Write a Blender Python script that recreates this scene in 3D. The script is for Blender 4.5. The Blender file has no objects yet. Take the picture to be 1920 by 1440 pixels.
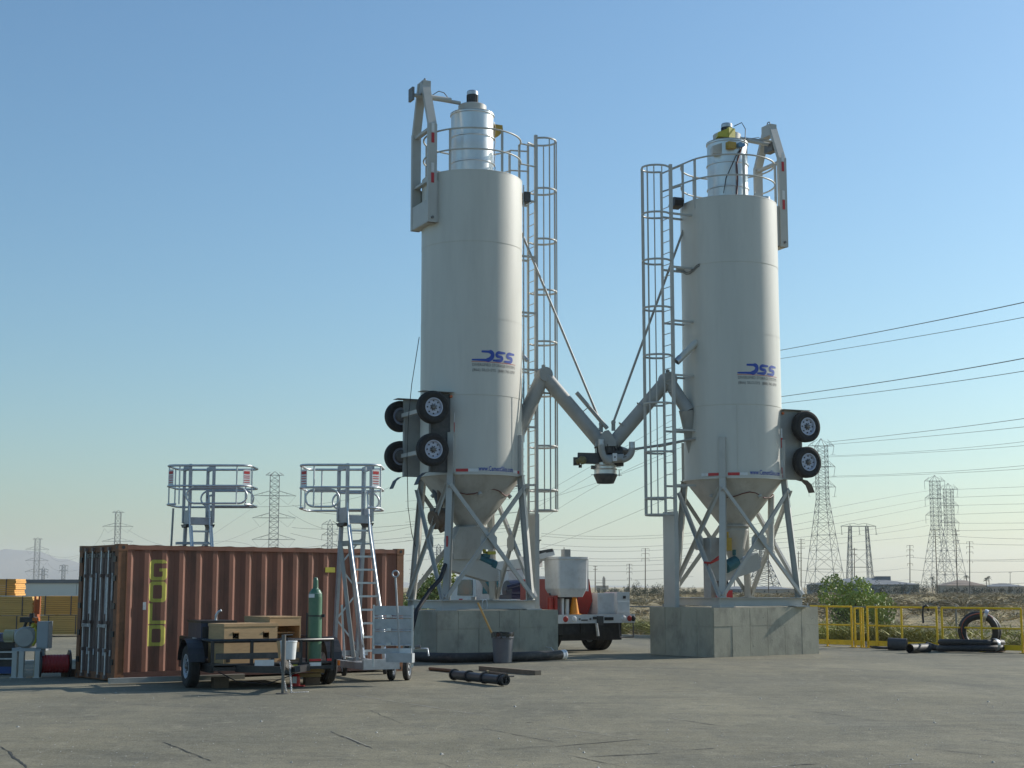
import bpy, math, random
from mathutils import Vector, Matrix
import numpy as np
random.seed(7); np.random.seed(7)
sc = bpy.context.scene
C = sc.collection
R = math.radians; PI = math.pi

# ---------------------------------------------------------------- camera, sky, sun, exposure
FPX = 2825.0                      # focal length in pixels of a 1920-wide frame
EYE = 1.70
HAZE = .00012                      # density of the air
PITCH = math.atan(380 / FPX)
SP, CP = math.sin(PITCH), math.cos(PITCH)
cam_data = bpy.data.cameras.new('camera'); cam = bpy.data.objects.new('camera', cam_data); C.objects.link(cam)
cam_data.sensor_width = 36; cam_data.lens = 36 * FPX / 1920
cam_data.clip_start = 0.5; cam_data.clip_end = 20000
cam.location = (0, 0, EYE); cam.rotation_euler = (PI / 2 + PITCH, 0, 0)
sc.camera = cam

SUN_EL, SUN_AZ = R(27), R(90 - 30.5)     # azimuth clockwise from +Y
world = bpy.data.worlds.new('World'); sc.world = world; world.use_nodes = True
wn = world.node_tree; bg = wn.nodes['Background']
sky = wn.nodes.new('ShaderNodeTexSky'); sky.sky_type = 'NISHITA'; sky.sun_disc = False
sky.sun_elevation = SUN_EL; sky.sun_rotation = SUN_AZ
sky.air_density = 1.3; sky.dust_density = 1.0; sky.ozone_density = 6.0; sky.altitude = 0
tint = wn.nodes.new('ShaderNodeMix'); tint.data_type = 'RGBA'; tint.blend_type = 'MULTIPLY'; tint.inputs[0].default_value = 1; tint.inputs[7].default_value = (.94, 1.03, 1.0, 1)   # white balance of the whole sky
wn.links.new(sky.outputs[0], tint.inputs[6]); wn.links.new(tint.outputs[2], bg.inputs[0]); bg.inputs[1].default_value = 0.107
sl = bpy.data.lights.new('sun', 'SUN'); sl.energy = 4.1; sl.angle = R(.53); sl.color = (1, .96, .88)
so = bpy.data.objects.new('sun', sl); C.objects.link(so)
sd = Vector((math.sin(SUN_AZ) * math.cos(SUN_EL), math.cos(SUN_AZ) * math.cos(SUN_EL), math.sin(SUN_EL)))
so.rotation_euler = sd.to_track_quat('Z', 'Y').to_euler()
sc.view_settings.view_transform = 'Standard'; sc.view_settings.look = 'None'
sc.view_settings.gamma = 1; sc.view_settings.exposure = 0.32; sc.view_settings.use_curve_mapping = False
sc.render.engine = 'CYCLES'
sc.cycles.max_bounces = 6; sc.cycles.use_denoising = True; sc.cycles.volume_bounces = 1

def P(px, py, D):
    """world point at depth D (y) seen at photo pixel px, py"""
    u = (px - 960) / FPX; v = (720 - py) / FPX
    k = D / (CP - v * SP)
    return Vector((u * k, D, EYE + k * (SP + v * CP)))
def G(px, py, z=0.0):
    u = (px - 960) / FPX; v = (720 - py) / FPX
    k = (z - EYE) / (SP + v * CP)
    return Vector((u * k, k * (CP - v * SP), z))

# ---------------------------------------------------------------- object helpers
MW = {}
def prop(o, label=None, cat=None, group=None, kind=None):
    if label: o['label'] = label
    if cat: o['category'] = cat
    if group: o['group'] = group
    if kind: o['kind'] = kind
    return o
def thing(name, label, cat, loc=(0, 0, 0), rz=0.0, group=None, M=None):
    o = bpy.data.objects.new(name, None); C.objects.link(o); o.empty_display_size = .2
    if M is None: M = Matrix.Translation(Vector(loc)) @ Matrix.Rotation(rz, 4, 'Z')
    o.matrix_world = M; MW[o.name] = M
    return prop(o, label, cat, group)
Z3 = Vector((0, 0, 1))
def frame(d, up=Z3):
    d = Vector(d).normalized(); up = Vector(up)
    if abs(d.dot(up.normalized())) > .995: up = Vector((0, 1, 0)) if abs(d.y) < .9 else Vector((1, 0, 0))
    s = d.cross(up).normalized(); u = s.cross(d).normalized()
    return d, s, u
class MB:
    def __init__(s): s.v = []; s.f = []; s.sm = []; s.mi = []; s.cur = 0
    def add(s, vs, fs, smooth=False):
        n = len(s.v); s.v.extend([tuple(x) for x in vs])
        for f in fs: s.f.append(tuple(i + n for i in f)); s.sm.append(smooth); s.mi.append(s.cur)
        return s
    def bx(s, x0, x1, y0, y1, z0, z1):
        vs = [(x, y, z) for x in (x0, x1) for y in (y0, y1) for z in (z0, z1)]
        return s.add(vs, [(0, 1, 3, 2), (4, 6, 7, 5), (0, 4, 5, 1), (2, 3, 7, 6), (0, 2, 6, 4), (1, 5, 7, 3)])
    def beam(s, p, q, w, h, up=Z3):
        p, q = Vector(p), Vector(q); d, a, u = frame(q - p, up)
        vs = [b + a * (w / 2 * i) + u * (h / 2 * j) for b in (p, q) for i, j in ((-1, -1), (1, -1), (1, 1), (-1, 1))]
        return s.add(vs, [(0, 3, 2, 1), (4, 5, 6, 7), (0, 1, 5, 4), (1, 2, 6, 5), (2, 3, 7, 6), (3, 0, 4, 7)])
    def hbeam(s, p, q, w, h, t=.014, up=Z3):
        """H section: flanges perpendicular to up"""
        p, q = Vector(p), Vector(q); d, a, u = frame(q - p, up)
        o = u * (h / 2 - t / 2)
        s.beam(p + o, q + o, w, t, up); s.beam(p - o, q - o, w, t, up); s.beam(p, q, t, h - 2 * t, up)
        return s
    def channel(s, p, q, w, h, t=.014, up=Z3):
        """U section: web perpendicular to up, flanges pointing down"""
        p, q = Vector(p), Vector(q); d, a, u = frame(q - p, up)
        s.beam(p + u * (h / 2 - t / 2), q + u * (h / 2 - t / 2), w, t, up)
        for k in (-1, 1):
            o = a * (k * (w / 2 - t / 2)) - u * (t / 2)
            s.beam(p + o, q + o, t, h - t, up)
        return s
    def tube(s, p, q, r, n=10, r2=None, caps=True, smooth=True):
        p, q = Vector(p), Vector(q); r2 = r if r2 is None else r2; d, a, u = frame(q - p)
        ring = [a * math.cos(2 * PI * i / n) + u * math.sin(2 * PI * i / n) for i in range(n)]
        vs = [p + c * r for c in ring] + [q + c * r2 for c in ring]
        s.add(vs, [(i, (i + 1) % n, n + (i + 1) % n, n + i) for i in range(n)], smooth)
        if caps:
            s.add([p + c * r for c in ring], [tuple(range(n - 1, -1, -1))])
            s.add([q + c * r2 for c in ring], [tuple(range(n))])
        return s
    def pipe(s, p, q, r, t=.01, n=20):
        """open pipe with wall thickness"""
        p, q = Vector(p), Vector(q); d, a, u = frame(q - p)
        ring = [a * math.cos(2 * PI * i / n) + u * math.sin(2 * PI * i / n) for i in range(n)]
        vs = [p + c * r for c in ring] + [q + c * r for c in ring] + [q + c * (r - t) for c in ring] + [p + c * (r - t) for c in ring]
        for k in range(4):
            o, m = k * n, ((k + 1) % 4) * n
            s.add([vs[o + i] for i in range(n)] + [vs[m + i] for i in range(n)], [(i, (i + 1) % n, n + (i + 1) % n, n + i) for i in range(n)], k in (0, 2))
        return s
    def path(s, pts, r, n=8, closed=False, up=Z3, sx=1.0):
        pts = [Vector(p) for p in pts]; m = len(pts); rings = []
        for i, p in enumerate(pts):
            a = pts[(i - 1) % m] if (closed or i) else p
            b = pts[(i + 1) % m] if (closed or i < m - 1) else p
            d, x, y = frame(b - a, up)
            rr = r[i] if isinstance(r, (list, tuple)) else r
            rings.append([p + x * (rr * sx * math.cos(2 * PI * k / n)) + y * (rr * math.sin(2 * PI * k / n)) for k in range(n)])
        vs = [v for g in rings for v in g]; fs = []
        for i in range(m if closed else m - 1):
            j = (i + 1) % m
            for k in range(n): fs.append((i * n + k, i * n + (k + 1) % n, j * n + (k + 1) % n, j * n + k))
        s.add(vs, fs, True)
        if not closed: s.add(rings[0], [tuple(range(n - 1, -1, -1))]); s.add(rings[-1], [tuple(range(n))])
        return s
    def lathe(s, prof, o=(0, 0, 0), ax=(0, 0, 1), n=24, smooth=True, a0=0, a1=2 * PI):
        """prof: (radius, height); every segment gets its own verts so edges stay crisp"""
        o = Vector(o); d, a, u = frame(ax, (0, 0, 1) if abs(Vector(ax).normalized().z) < .9 else (0, 1, 0))
        full = abs(a1 - a0 - 2 * PI) < 1e-6; m = n if full else n + 1
        for (r0, h0), (r1, h1) in zip(prof[:-1], prof[1:]):
            vs = []
            for r, h in ((r0, h0), (r1, h1)):
                for i in range(m):
                    t = a0 + (a1 - a0) * i / n
                    vs.append(o + d * h + (u * math.sin(t) + a * math.cos(t)) * r)
            s.add(vs, [(i, (i + 1) % m, m + (i + 1) % m, m + i) for i in range(n)], smooth)
        return s
    def prism(s, pts, off):
        """polygon pts (3d) extruded by off"""
        pts = [Vector(p) for p in pts]; off = Vector(off); n = len(pts)
        s.add(pts, [tuple(range(n))]); s.add([p + off for p in pts], [tuple(range(n - 1, -1, -1))])
        s.add(pts + [p + off for p in pts], [(i, n + i, n + (i + 1) % n, (i + 1) % n) for i in range(n)])
        return s
    def build(s, name, mat, parent=None, world=False, **pr):
        me = bpy.data.meshes.new(name); vs = s.v
        if parent is not None and world:
            inv = MW[parent.name].inverted(); vs = [tuple(inv @ Vector(v)) for v in vs]
        me.from_pydata(vs, [], s.f)
        me.polygons.foreach_set('use_smooth', s.sm); me.update()
        if isinstance(mat, (list, tuple)):
            for m in mat: me.materials.append(m)
            me.polygons.foreach_set('material_index', s.mi)
        else: me.materials.append(mat)
        o = bpy.data.objects.new(name, me); C.objects.link(o)
        if parent is not None: o.parent = parent; MW[o.name] = MW[parent.name]
        else: MW[o.name] = Matrix()
        return prop(o, **pr)
def rebase(o, loc):
    """give a one-mesh thing its origin at loc"""
    loc = Vector(loc); me = o.data; a = np.empty(len(me.vertices) * 3); me.vertices.foreach_get('co', a)
    a = a.reshape(-1, 3) - np.array(loc); me.vertices.foreach_set('co', a.ravel()); me.update(); o.location = loc
    return o
def dup(o, parent=None, M=None):
    c = o.copy(); C.objects.link(c)
    if parent is not None: c.parent = parent
    MW[c.name] = MW[parent.name] if parent is not None else Matrix()
    for ch in list(o.children): dup(ch, c)
    return c
def obj_np(name, v, f, mat, parent=None, smooth=False, **pr):
    me = bpy.data.meshes.new(name); v = np.asarray(v, np.float32); f = np.asarray(f, np.int32)
    me.vertices.add(len(v)); me.vertices.foreach_set('co', v.ravel())
    k = f.shape[1]; me.loops.add(f.size); me.loops.foreach_set('vertex_index', f.ravel())
    me.polygons.add(len(f)); me.polygons.foreach_set('loop_start', np.arange(0, f.size, k)); me.polygons.foreach_set('loop_total', np.full(len(f), k))
    me.polygons.foreach_set('use_smooth', np.full(len(f), smooth)); me.update(calc_edges=True); me.materials.append(mat)
    o = bpy.data.objects.new(name, me); C.objects.link(o)
    if parent is not None: o.parent = parent; MW[o.name] = MW[parent.name]
    else: MW[o.name] = Matrix()
    return prop(o, **pr)

# ---------------------------------------------------------------- materials
def mat(name, col, rough=.6, metal=0.0, var=.12, scale=3.0, bump=0.0, bscale=30.0, spec=.5, dirt=None, dirt_amt=.0, dscale=(1, 1, 1), coat=0.0, detail=6):
    m = bpy.data.materials.new(name); m.use_nodes = True; nt = m.node_tree; N, L = nt.nodes, nt.links
    b = N['Principled BSDF']; b.inputs['Roughness'].default_value = rough; b.inputs['Metallic'].default_value = metal
    b.inputs['Specular IOR Level'].default_value = spec; b.inputs['Coat Weight'].default_value = coat
    tc = N.new('ShaderNodeTexCoord'); mp = N.new('ShaderNodeMapping'); mp.inputs['Scale'].default_value = dscale
    L.new(tc.outputs['Object'], mp.inputs[0])
    n1 = N.new('ShaderNodeTexNoise'); n1.inputs['Scale'].default_value = scale; n1.inputs['Detail'].default_value = detail; n1.inputs['Roughness'].default_value = .6
    L.new(mp.outputs[0], n1.inputs['Vector'])
    mx = N.new('ShaderNodeMix'); mx.data_type = 'RGBA'
    c = Vector(col)
    mx.inputs[6].default_value = (*(c * (1 - var)), 1); mx.inputs[7].default_value = (*(c * (1 + var)), 1)
    cr = N.new('ShaderNodeMapRange'); cr.inputs[1].default_value = .3; cr.inputs[2].default_value = .7
    L.new(n1.outputs[0], cr.inputs[0]); L.new(cr.outputs[0], mx.inputs[0]); out = mx.outputs[2]
    if dirt is not None:
        n2 = N.new('ShaderNodeTexNoise'); n2.inputs['Scale'].default_value = scale * 1.7; n2.inputs['Detail'].default_value = 9; n2.inputs['Roughness'].default_value = .7
        L.new(mp.outputs[0], n2.inputs['Vector'])
        r2 = N.new('ShaderNodeMapRange'); r2.inputs[1].default_value = .48; r2.inputs[2].default_value = .72; r2.inputs[4].default_value = dirt_amt
        L.new(n2.outputs[0], r2.inputs[0])
        m2 = N.new('ShaderNodeMix'); m2.data_type = 'RGBA'; L.new(r2.outputs[0], m2.inputs[0]); L.new(out, m2.inputs[6]); m2.inputs[7].default_value = (*dirt, 1)
        out = m2.outputs[2]
    L.new(out, b.inputs['Base Color'])
    rr = N.new('ShaderNodeMapRange'); rr.inputs[3].default_value = max(0, rough - .08); rr.inputs[4].default_value = min(1, rough + .1)
    L.new(n1.outputs[0], rr.inputs[0]); L.new(rr.outputs[0], b.inputs['Roughness'])
    if bump:
        n3 = N.new('ShaderNodeTexNoise'); n3.inputs['Scale'].default_value = bscale; n3.inputs['Detail'].default_value = 5; L.new(tc.outputs['Object'], n3.inputs['Vector'])
        bp = N.new('ShaderNodeBump'); bp.inputs['Strength'].default_value = bump; bp.inputs['Distance'].default_value = .02
        L.new(n3.outputs[0], bp.inputs['Height']); L.new(bp.outputs[0], b.inputs['Normal'])
    return m
M_SILO = mat('silo_paint', (.575, .56, .50), .42, 0, .05, 1.6, .04, 2.5, dirt=(.42, .40, .35), dirt_amt=.32, dscale=(1, 1, .13))
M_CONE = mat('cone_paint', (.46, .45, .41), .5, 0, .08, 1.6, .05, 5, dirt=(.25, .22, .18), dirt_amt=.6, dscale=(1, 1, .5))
M_STEEL = mat('grey_paint_steel', (.47, .46, .42), .42, 0, .05, 2, dirt=(.3, .29, .26), dirt_amt=.25)
M_PIPE = mat('blue_grey_pipe', (.35, .345, .32), .45, 0, .08, 2, dirt=(.2, .18, .15), dirt_amt=.4)
M_STAIN = mat('stainless', (.62, .62, .60), .33, .75, .08, 4, .03, 8, dscale=(1, 1, .3))
M_ALU = mat('aluminium', (.55, .57, .58), .42, .7, .12, 8, .03, 30)
M_ALU2 = mat('aluminium_dull', (.42, .44, .46), .55, .55, .15, 8, .03, 30)
M_GALV = mat('galvanised', (.5, .52, .54), .4, .7, .2, 14)
M_BLACK = mat('black_paint', (.018, .018, .02), .4, 0, .3, 5, dirt=(.09, .08, .07), dirt_amt=.35)
M_DARK = mat('dark_steel', (.06, .06, .06), .5, .1, .3, 6, dirt=(.14, .12, .1), dirt_amt=.4)
M_RUBBER = mat('tyre_rubber', (.022, .021, .02), .8, 0, .25, 8, .1, 50, dirt=(.08, .07, .06), dirt_amt=.4)
M_RIM = mat('rim_paint', (.5, .53, .62), .35, 0, .1, 8, dirt=(.25, .23, .22), dirt_amt=.3)
M_HUB = mat('hub_steel', (.16, .15, .14), .45, .5, .2, 10)
M_RED = mat('red_tape', (.50, .028, .03), .4, 0, .1, 10)
M_WHITE = mat('white_paint', (.70, .71, .70), .45, 0, .05, 4, dirt=(.4, .38, .34), dirt_amt=.35)
M_YEL = mat('safety_yellow', (.78, .50, .015), .45, 0, .1, 4, dirt=(.35, .22, .03), dirt_amt=.45)
M_YBOX = mat('yellow_green_paint', (.50, .44, .05), .45, 0, .12, 8)
M_OCHRE = mat('ochre_paint', (.42, .27, .04), .5, 0, .2, 8)
M_BLUE = mat('logo_blue', (.022, .065, .36), .4, 0, .05, 8)
M_INK = mat('grey_lettering', (.10, .10, .10), .5, 0, .05, 8)
M_CABLE = mat('cable_black', (.02, .018, .018), .55, 0, .2, 9)
M_CABRED = mat('cable_dark_red', (.12, .025, .02), .5, 0, .2, 9)
M_TEAL = mat('teal_motor', (.02, .11, .13), .4, 0, .2, 8)
M_BROWN = mat('brown_valve', (.16, .11, .075), .65, 0, .3, 9)
# ---------------------------------------------------------------- the yard's two concrete plinths and the silos
def text_geo(s, size, shear=0.0, spacing=1.0, bold=0.0):
    cu = bpy.data.curves.new('t', 'FONT'); cu.body = s; cu.size = size; cu.shear = shear; cu.space_character = spacing
    cu.resolution_u = 2; cu.align_x = 'CENTER'; cu.offset = bold
    o = bpy.data.objects.new('t', cu); C.objects.link(o)
    dg = bpy.context.evaluated_depsgraph_get(); me = o.evaluated_get(dg).to_mesh()
    vs = [tuple(v.co) for v in me.vertices]; fs = [tuple(p.vertices) for p in me.polygons]
    o.evaluated_get(dg).to_mesh_clear(); bpy.data.objects.remove(o); bpy.data.curves.remove(cu)
    return vs, fs
M_CONC = mat('plinth_concrete', (.40, .37, .285), .85, 0, .18, 1.2, .22, 22, spec=.3, dirt=(.16, .15, .125), dirt_amt=.7, detail=11, dscale=(1, 1, .6))
SL = dict(c=Vector((-1.045, 38.4, 0)), h=1.13, rz=R(25), ny=-1, ztop=11.05, zr=3.36, r=1.305, pad=(819, 35.85, 1046, 2.75, R(36)))
SR = dict(c=Vector((5.79, 39.35, 0)), h=1.19, rz=R(205), ny=1, ztop=10.58, zr=3.28, r=1.275, pad=(1338, 36.95, 1534, 2.32, R(36)))
def plinth(S, label):
    pf, Df, pr_, b_, rz = S['pad']; u, v = (pf - 960) / FPX, (pr_ - 960) / FPX; x0 = u * Df / CP * (CP - .0)
    x0 = P(pf, 1180, Df).x; v2 = P(pr_, 1180, 100).x / 100; a_ = (v2 * Df - x0) / (math.cos(rz) - v2 * math.sin(rz))
    ctr = Vector((x0 + a_ / 2 * math.cos(rz) - b_ / 2 * math.sin(rz), Df + a_ / 2 * math.sin(rz) + b_ / 2 * math.cos(rz), 0)); dims = (a_ / 2, b_ / 2)
    t = thing('concrete_plinth', label, 'plinth', ctr, rz, 'concrete plinths under the silos')
    # body with formwork boards: each cast panel is proud or shy of its neighbours by a few millimetres
    rnd = random.Random(int(S['h'] * 1000)); hx, hy = dims
    mb = MB(); mb.bx(-hx + .02, hx - .02, -hy + .02, hy - .02, -.05, S['h'] - .004); mb.build('core', M_CONC, t)
    for side in range(4):
        Rm = Matrix.Rotation(side * PI / 2, 4, 'Z'); half, dep_ = (hx, hy) if side % 2 == 0 else (hy, hx); n = 6 if side % 2 == 0 else 4; w = 2 * half / n
        for i in range(n):
            for j, (z0, z1) in enumerate(((-.05, S['h'] * .62), (S['h'] * .62, S['h'] - .0))):
                e = .004 + rnd.random() * .014; x0 = -half + i * w + .004; x1 = x0 + w - .008
                m = MB(); m.bx(x0, x1, -dep_ - e, -dep_ + .019, z0 + (.004 if j else 0), z1)
                if rnd.random() < .5:
                    cx, cz = rnd.uniform(x0 + .1, x1 - .1), (z0 + z1) / 2 + rnd.uniform(-.1, .1); m.lathe([(.001, .004), (.018, .004), (.022, 0)], (cx, -dep_ - e, cz), (0, -1, 0), 8)
                m.v = [tuple(Rm @ Vector(v)) for v in m.v]
                m.build('panel', M_CONC, t)
    return t
pl_l = plinth(SL, 'stained grey concrete plinth under the left silo, behind the grey trash can')
pl_r = plinth(SR, 'grey concrete plinth under the right silo, beside the yellow railing')

def curved(mb, phi0, phi1, z0, z1, r, n=8, th=.004):
    vs = []
    for i in range(n + 1):
        a = phi0 + (phi1 - phi0) * i / n
        for z in (z0, z1): vs.append((r * math.cos(a), r * math.sin(a), z))
    mb.add(vs, [(2 * i, 2 * i + 2, 2 * i + 3, 2 * i + 1) for i in range(n)], True)
def wrap(vs, phi, z, r):
    return [(r * math.cos(phi + x / r), r * math.sin(phi + x / r), z + y) for x, y, *_ in vs]
def stroke(pts, w):
    """2d centre line -> ribbon quads, mitred"""
    out = []; n = len(pts)
    for i, (x, y) in enumerate(pts):
        a = pts[max(0, i - 1)]; b = pts[min(n - 1, i + 1)]
        dx, dy = b[0] - a[0], b[1] - a[1]; l = math.hypot(dx, dy)
        nx, ny = -dy / l, dx / l; ww = w[i] if isinstance(w, list) else w
        out += [(x + nx * ww / 2, y + ny * ww / 2), (x - nx * ww / 2, y - ny * ww / 2)]
    return out, [(2 * i, 2 * i + 1, 2 * i + 3, 2 * i + 2) for i in range(n - 1)]
def arc(cx, cy, rx, ry, a0, a1, n=8):
    return [(cx + rx * math.cos(R(a0 + (a1 - a0) * i / n)), cy + ry * math.sin(R(a0 + (a1 - a0) * i / n))) for i in range(n + 1)]
def dss_logo():
    """unit: total width 1.28, height .27, origin lower left"""
    V, F = [], []
    def put(vf):
        n = len(V); V.extend(vf[0]); F.extend([tuple(i + n for i in f) for f in vf[1]])
    sh = .35
    def fine(p, w):
        op, ow = [p[0]], [w[0]]
        for (a, b), (wa, wb) in zip(zip(p[:-1], p[1:]), zip(w[:-1], w[1:])):
            n = max(1, int(math.dist(a, b) / .03))
            for i in range(1, n + 1): op.append((a[0] + (b[0] - a[0]) * i / n, a[1] + (b[1] - a[1]) * i / n)); ow.append(wa + (wb - wa) * i / n)
        return op, ow
    def slant(p): return [(x + y * sh, y) for x, y in p]
    t = .064
    # open D with a long foot to the left
    d = [(.15, .24), (.34, .24)] + arc(.36, .133, .115, .107, 80, -80, 9) + [(.34, .026), (-.02, .026)]
    put(stroke(*fine(slant(d), [.05, t] + [.105] * 10 + [t, .04])))
    for x0 in (.52, .86):
        s = [(x0 + .31, .235), (x0 + .12, .235)] + arc(x0 + .11, .185, .055, .05, 100, 250, 6) + [(x0 + .17, .128)] + arc(x0 + .20, .078, .055, .05, 80, -90, 6) + [(x0 - .0, .026)]
        put(stroke(*fine(slant(s), [.045] + [t * 1.22] * (len(s) - 2) + [.045])))
    return V, F
def wheel_parts(parent, c, ax, r, w, out, spokes=8, rimcol=None, show=True):
    """tyre part with rim and hub as sub-parts; ax points outboard"""
    c = Vector(c); ax = Vector(ax).normalized()
    m = MB(); h = w / 2; rr = r * .56
    m.lathe([(rr, -h * .8), (r * .80, -h), (r * .93, -h * .9), (r, -h * .62), (r, -h * .12), (r * .985, -h * .1), (r * .985, h * .1), (r, h * .12), (r, h * .62), (r * .93, h * .9), (r * .80, h), (rr, h * .8), (rr, -h * .8)], c, ax, 40)
    ty = m.build('tyre', M_RUBBER, parent)
    m = MB()
    m.lathe([(rr, h * .8), (rr * 1.02, h * .86), (rr * .93, h * .86), (rr * .88, h * .35), (rr * .62, h * .5), (rr * .3, h * .45), (0.001, h * .45)], c, ax, 32)
    m.lathe([(rr, -h * .8), (rr * .9, -h * .5), (rr * .3, -h * .1), (.001, -h * .1)], c, ax, 24)
    m.build('rim', rimcol or M_RIM, ty)
    d, a, u = frame(ax)
    m = MB()
    for i in range(spokes):
        t = 2 * PI * i / spokes; p = c + ax * (h * .40) + (a * math.cos(t) + u * math.sin(t)) * rr * .70
        m.tube(p, p + ax * .022 * r / .4, rr * .085, 8)
        t += PI / spokes; p = c + ax * (h * .44) + (a * math.cos(t) + u * math.sin(t)) * rr * .36
        m.tube(p, p + ax * .035 * r / .4, rr * .045, 6)
    m.build('hand_hole', M_BLACK, ty, kind='stuff')
    m = MB(); m.lathe([(rr * .3, h * .4), (rr * .27, h * .75), (rr * .2, h * .95), (.001, h * 1.0)], c, ax, 16); m.build('hub', M_HUB, ty)
    return ty

def make_silo(S, label, right):
    ny = S['ny']; h = S['h']; D0 = S['c'].y; pxc = 1366 if right else 882
    M = Matrix.Translation(S['c'] + Vector((0, 0, h))) @ Matrix.Rotation(S['rz'], 4, 'Z')
    t = thing('cement_silo', label, 'silo', M=M, group='cement silos on concrete plinths')
    def LZ(py, dd=0): return P(pxc, py, D0 + dd).z - h
    r = S['r']; zr, zt = S['zr'], S['ztop']
    # base frame
    b = 1.14; bh = .20
    for i in range(4):
        a0, a1 = R(45 + 90 * i), R(135 + 90 * i); q = b * math.sqrt(2)
        p0 = Vector((q * math.cos(a0), q * math.sin(a0), .03 + bh / 2)); p1 = Vector((q * math.cos(a1), q * math.sin(a1), .03 + bh / 2))
        d = (p1 - p0).normalized()
        ext = .11 if i % 2 == 0 else -.075
        m = MB(); m.hbeam(p0 - d * ext, p1 + d * ext, .15, bh, .012)
        m.build('base_beam', M_STEEL, t)
    m = MB()
    for i in range(4):
        a = R(45 + 90 * i); q = b * math.sqrt(2); m.bx(q * math.cos(a) - .2, q * math.cos(a) + .2, q * math.sin(a) - .2, q * math.sin(a) + .2, 0, .03)
    m.build('base_plate', M_STEEL, t)
    # legs
    zb = .03 + bh; corners = [R(45), R(135), R(225), R(315)]
    rt = r + .035
    tops, bots = [], []
    for a in corners:
        p = Vector((b * math.sqrt(2) * math.cos(a), b * math.sqrt(2) * math.sin(a), zb)); q = Vector((rt * math.cos(a), rt * math.sin(a), zr - .02))
        out = Vector((math.cos(a), math.sin(a), 0)); tops.append(q); bots.append(p)
        m = MB(); m.hbeam(p, q, .16, .15, .012, up=out)
        m.bx(p.x - .13, p.x + .13, p.y - .13, p.y + .13, zb, zb + .015)
        lg = m.build('leg', M_STEEL, t)
        m = MB(); o2 = out * (r + .045)
        m.channel(Vector((o2.x, o2.y, zr - .02)), Vector((o2.x, o2.y, zr + 1.0)), .16, .085, .012, up=out)
        m.beam(Vector((o2.x, o2.y, zr - .005)), Vector((o2.x, o2.y, zr - .025)), .22, .16, up=out)
        m.build('leg_extension', M_STEEL, lg)
    for i in range(4):
        j = (i + 1) % 4
        n_ = ((bots[i] + bots[j]) / 2); n_ = Vector((n_.x, n_.y, 0)).normalized()
        def on(k, z): return bots[k].lerp(tops[k], (z - zb) / (tops[k].z - zb)) + n_ * .085
        for (k1, k2, off) in ((i, j, 0), (j, i, .012)):
            m = MB(); p = on(k1, zb + .12) + n_ * off; q = on(k2, zr - .35) + n_ * off
            d = (q - p).normalized()
            m.beam(p - d * .08, q + d * .08, .115, .01, up=n_)
            m.beam(p - d * .08 + d.cross(n_) * -.052 + n_ * .03, q + d * .08 + d.cross(n_) * -.052 + n_ * .03, .01, .07, up=n_)
            m.build('brace', M_STEEL, t)
        c = (on(i, zb + .12) + on(j, zb + .12) + on(i, zr - .35) + on(j, zr - .35)) / 4 - n_ * .012
        m = MB(); pts = [c + (bots[j] - bots[i]).normalized() * x + Z3 * z for x, z in ((-.22, .1), (-.12, .2), (.12, .2), (.22, .1), (.22, -.1), (.12, -.2), (-.12, -.2), (-.22, -.1))]
        m.prism(pts, n_ * -.012); m.build('gusset', M_STEEL, t)
    # shell with weld seams, rolled very slightly out of round per course
    zs = [zr] + [zr + (zt - zr) * k for k in (.252, .505, .76)] + [zt]
    for k in range(4):
        m = MB(); e = (0, .004, .001, .005)[k]
        m.lathe([(r + e, zs[k]), (r + e, zs[k + 1])], n=96); m.lathe([(r + e + .004, zs[k + 1] - .012), (r + .008, zs[k + 1] + .004)], n=96)
        if k == 3: m.lathe([(r + e, zt), (r + e - .03, zt + .02), (.5, zt + .12), (.001, zt + .13)], n=96)
        if k == 0: m.lathe([(r + .03, zr - .05), (r + .03, zr), (r, zr + .002)], n=96); m.lathe([(r - .02, zr - .05), (r + .03, zr - .05)], n=96)
        m.build('shell_course', M_SILO, t)
    m = MB(); m.beam((math.cos(R(ny * 62)) * (r + .004), math.sin(R(ny * 62)) * (r + .004), zr), (math.cos(R(ny * 62)) * (r + .004), math.sin(R(ny * 62)) * (r + .004), zs[1]), .012, .008); m.build('weld_seam', M_SILO, t)
    # cone
    zc = 2.08
    m = MB(); m.lathe([(r - .02, zr - .05), (.36, zc)], n=64); m.lathe([(.365, zc + .02), (.43, zc), (.43, zc - .03), (.34, zc - .03)], n=32)
    cone = m.build('cone', M_CONE, t)
    m = MB()
    for a in (R(ny * 20), R(ny * 100), R(ny * 190)):
        for f in (.35,):
            rr = (r - .02) * (1 - f) + .36 * f; zz = (zr - .05) * (1 - f) + zc * f
            m.tube((rr * math.cos(a), rr * math.sin(a), zz), ((rr + .06) * math.cos(a), (rr + .06) * math.sin(a), zz - .06), .05, 12)
    m.build('aeration_pad', M_STEEL, cone)
    # wiring round the cone
    m = MB()
    ang = [R(ny * (30 + 10 * k)) for k in range(13)]
    f = .35; pts = [((r * (1 - f - .03 * math.sin(k)) + .36 * f + .02) * math.cos(a), (r * (1 - f - .03 * math.sin(k)) + .36 * f + .02) * math.sin(a), zr - .45 - .07 * math.sin(k * .9)) for k, a in enumerate(ang)]
    m.path(pts, .014, 5); m.build('cable', M_CABRED, cone)
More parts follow.
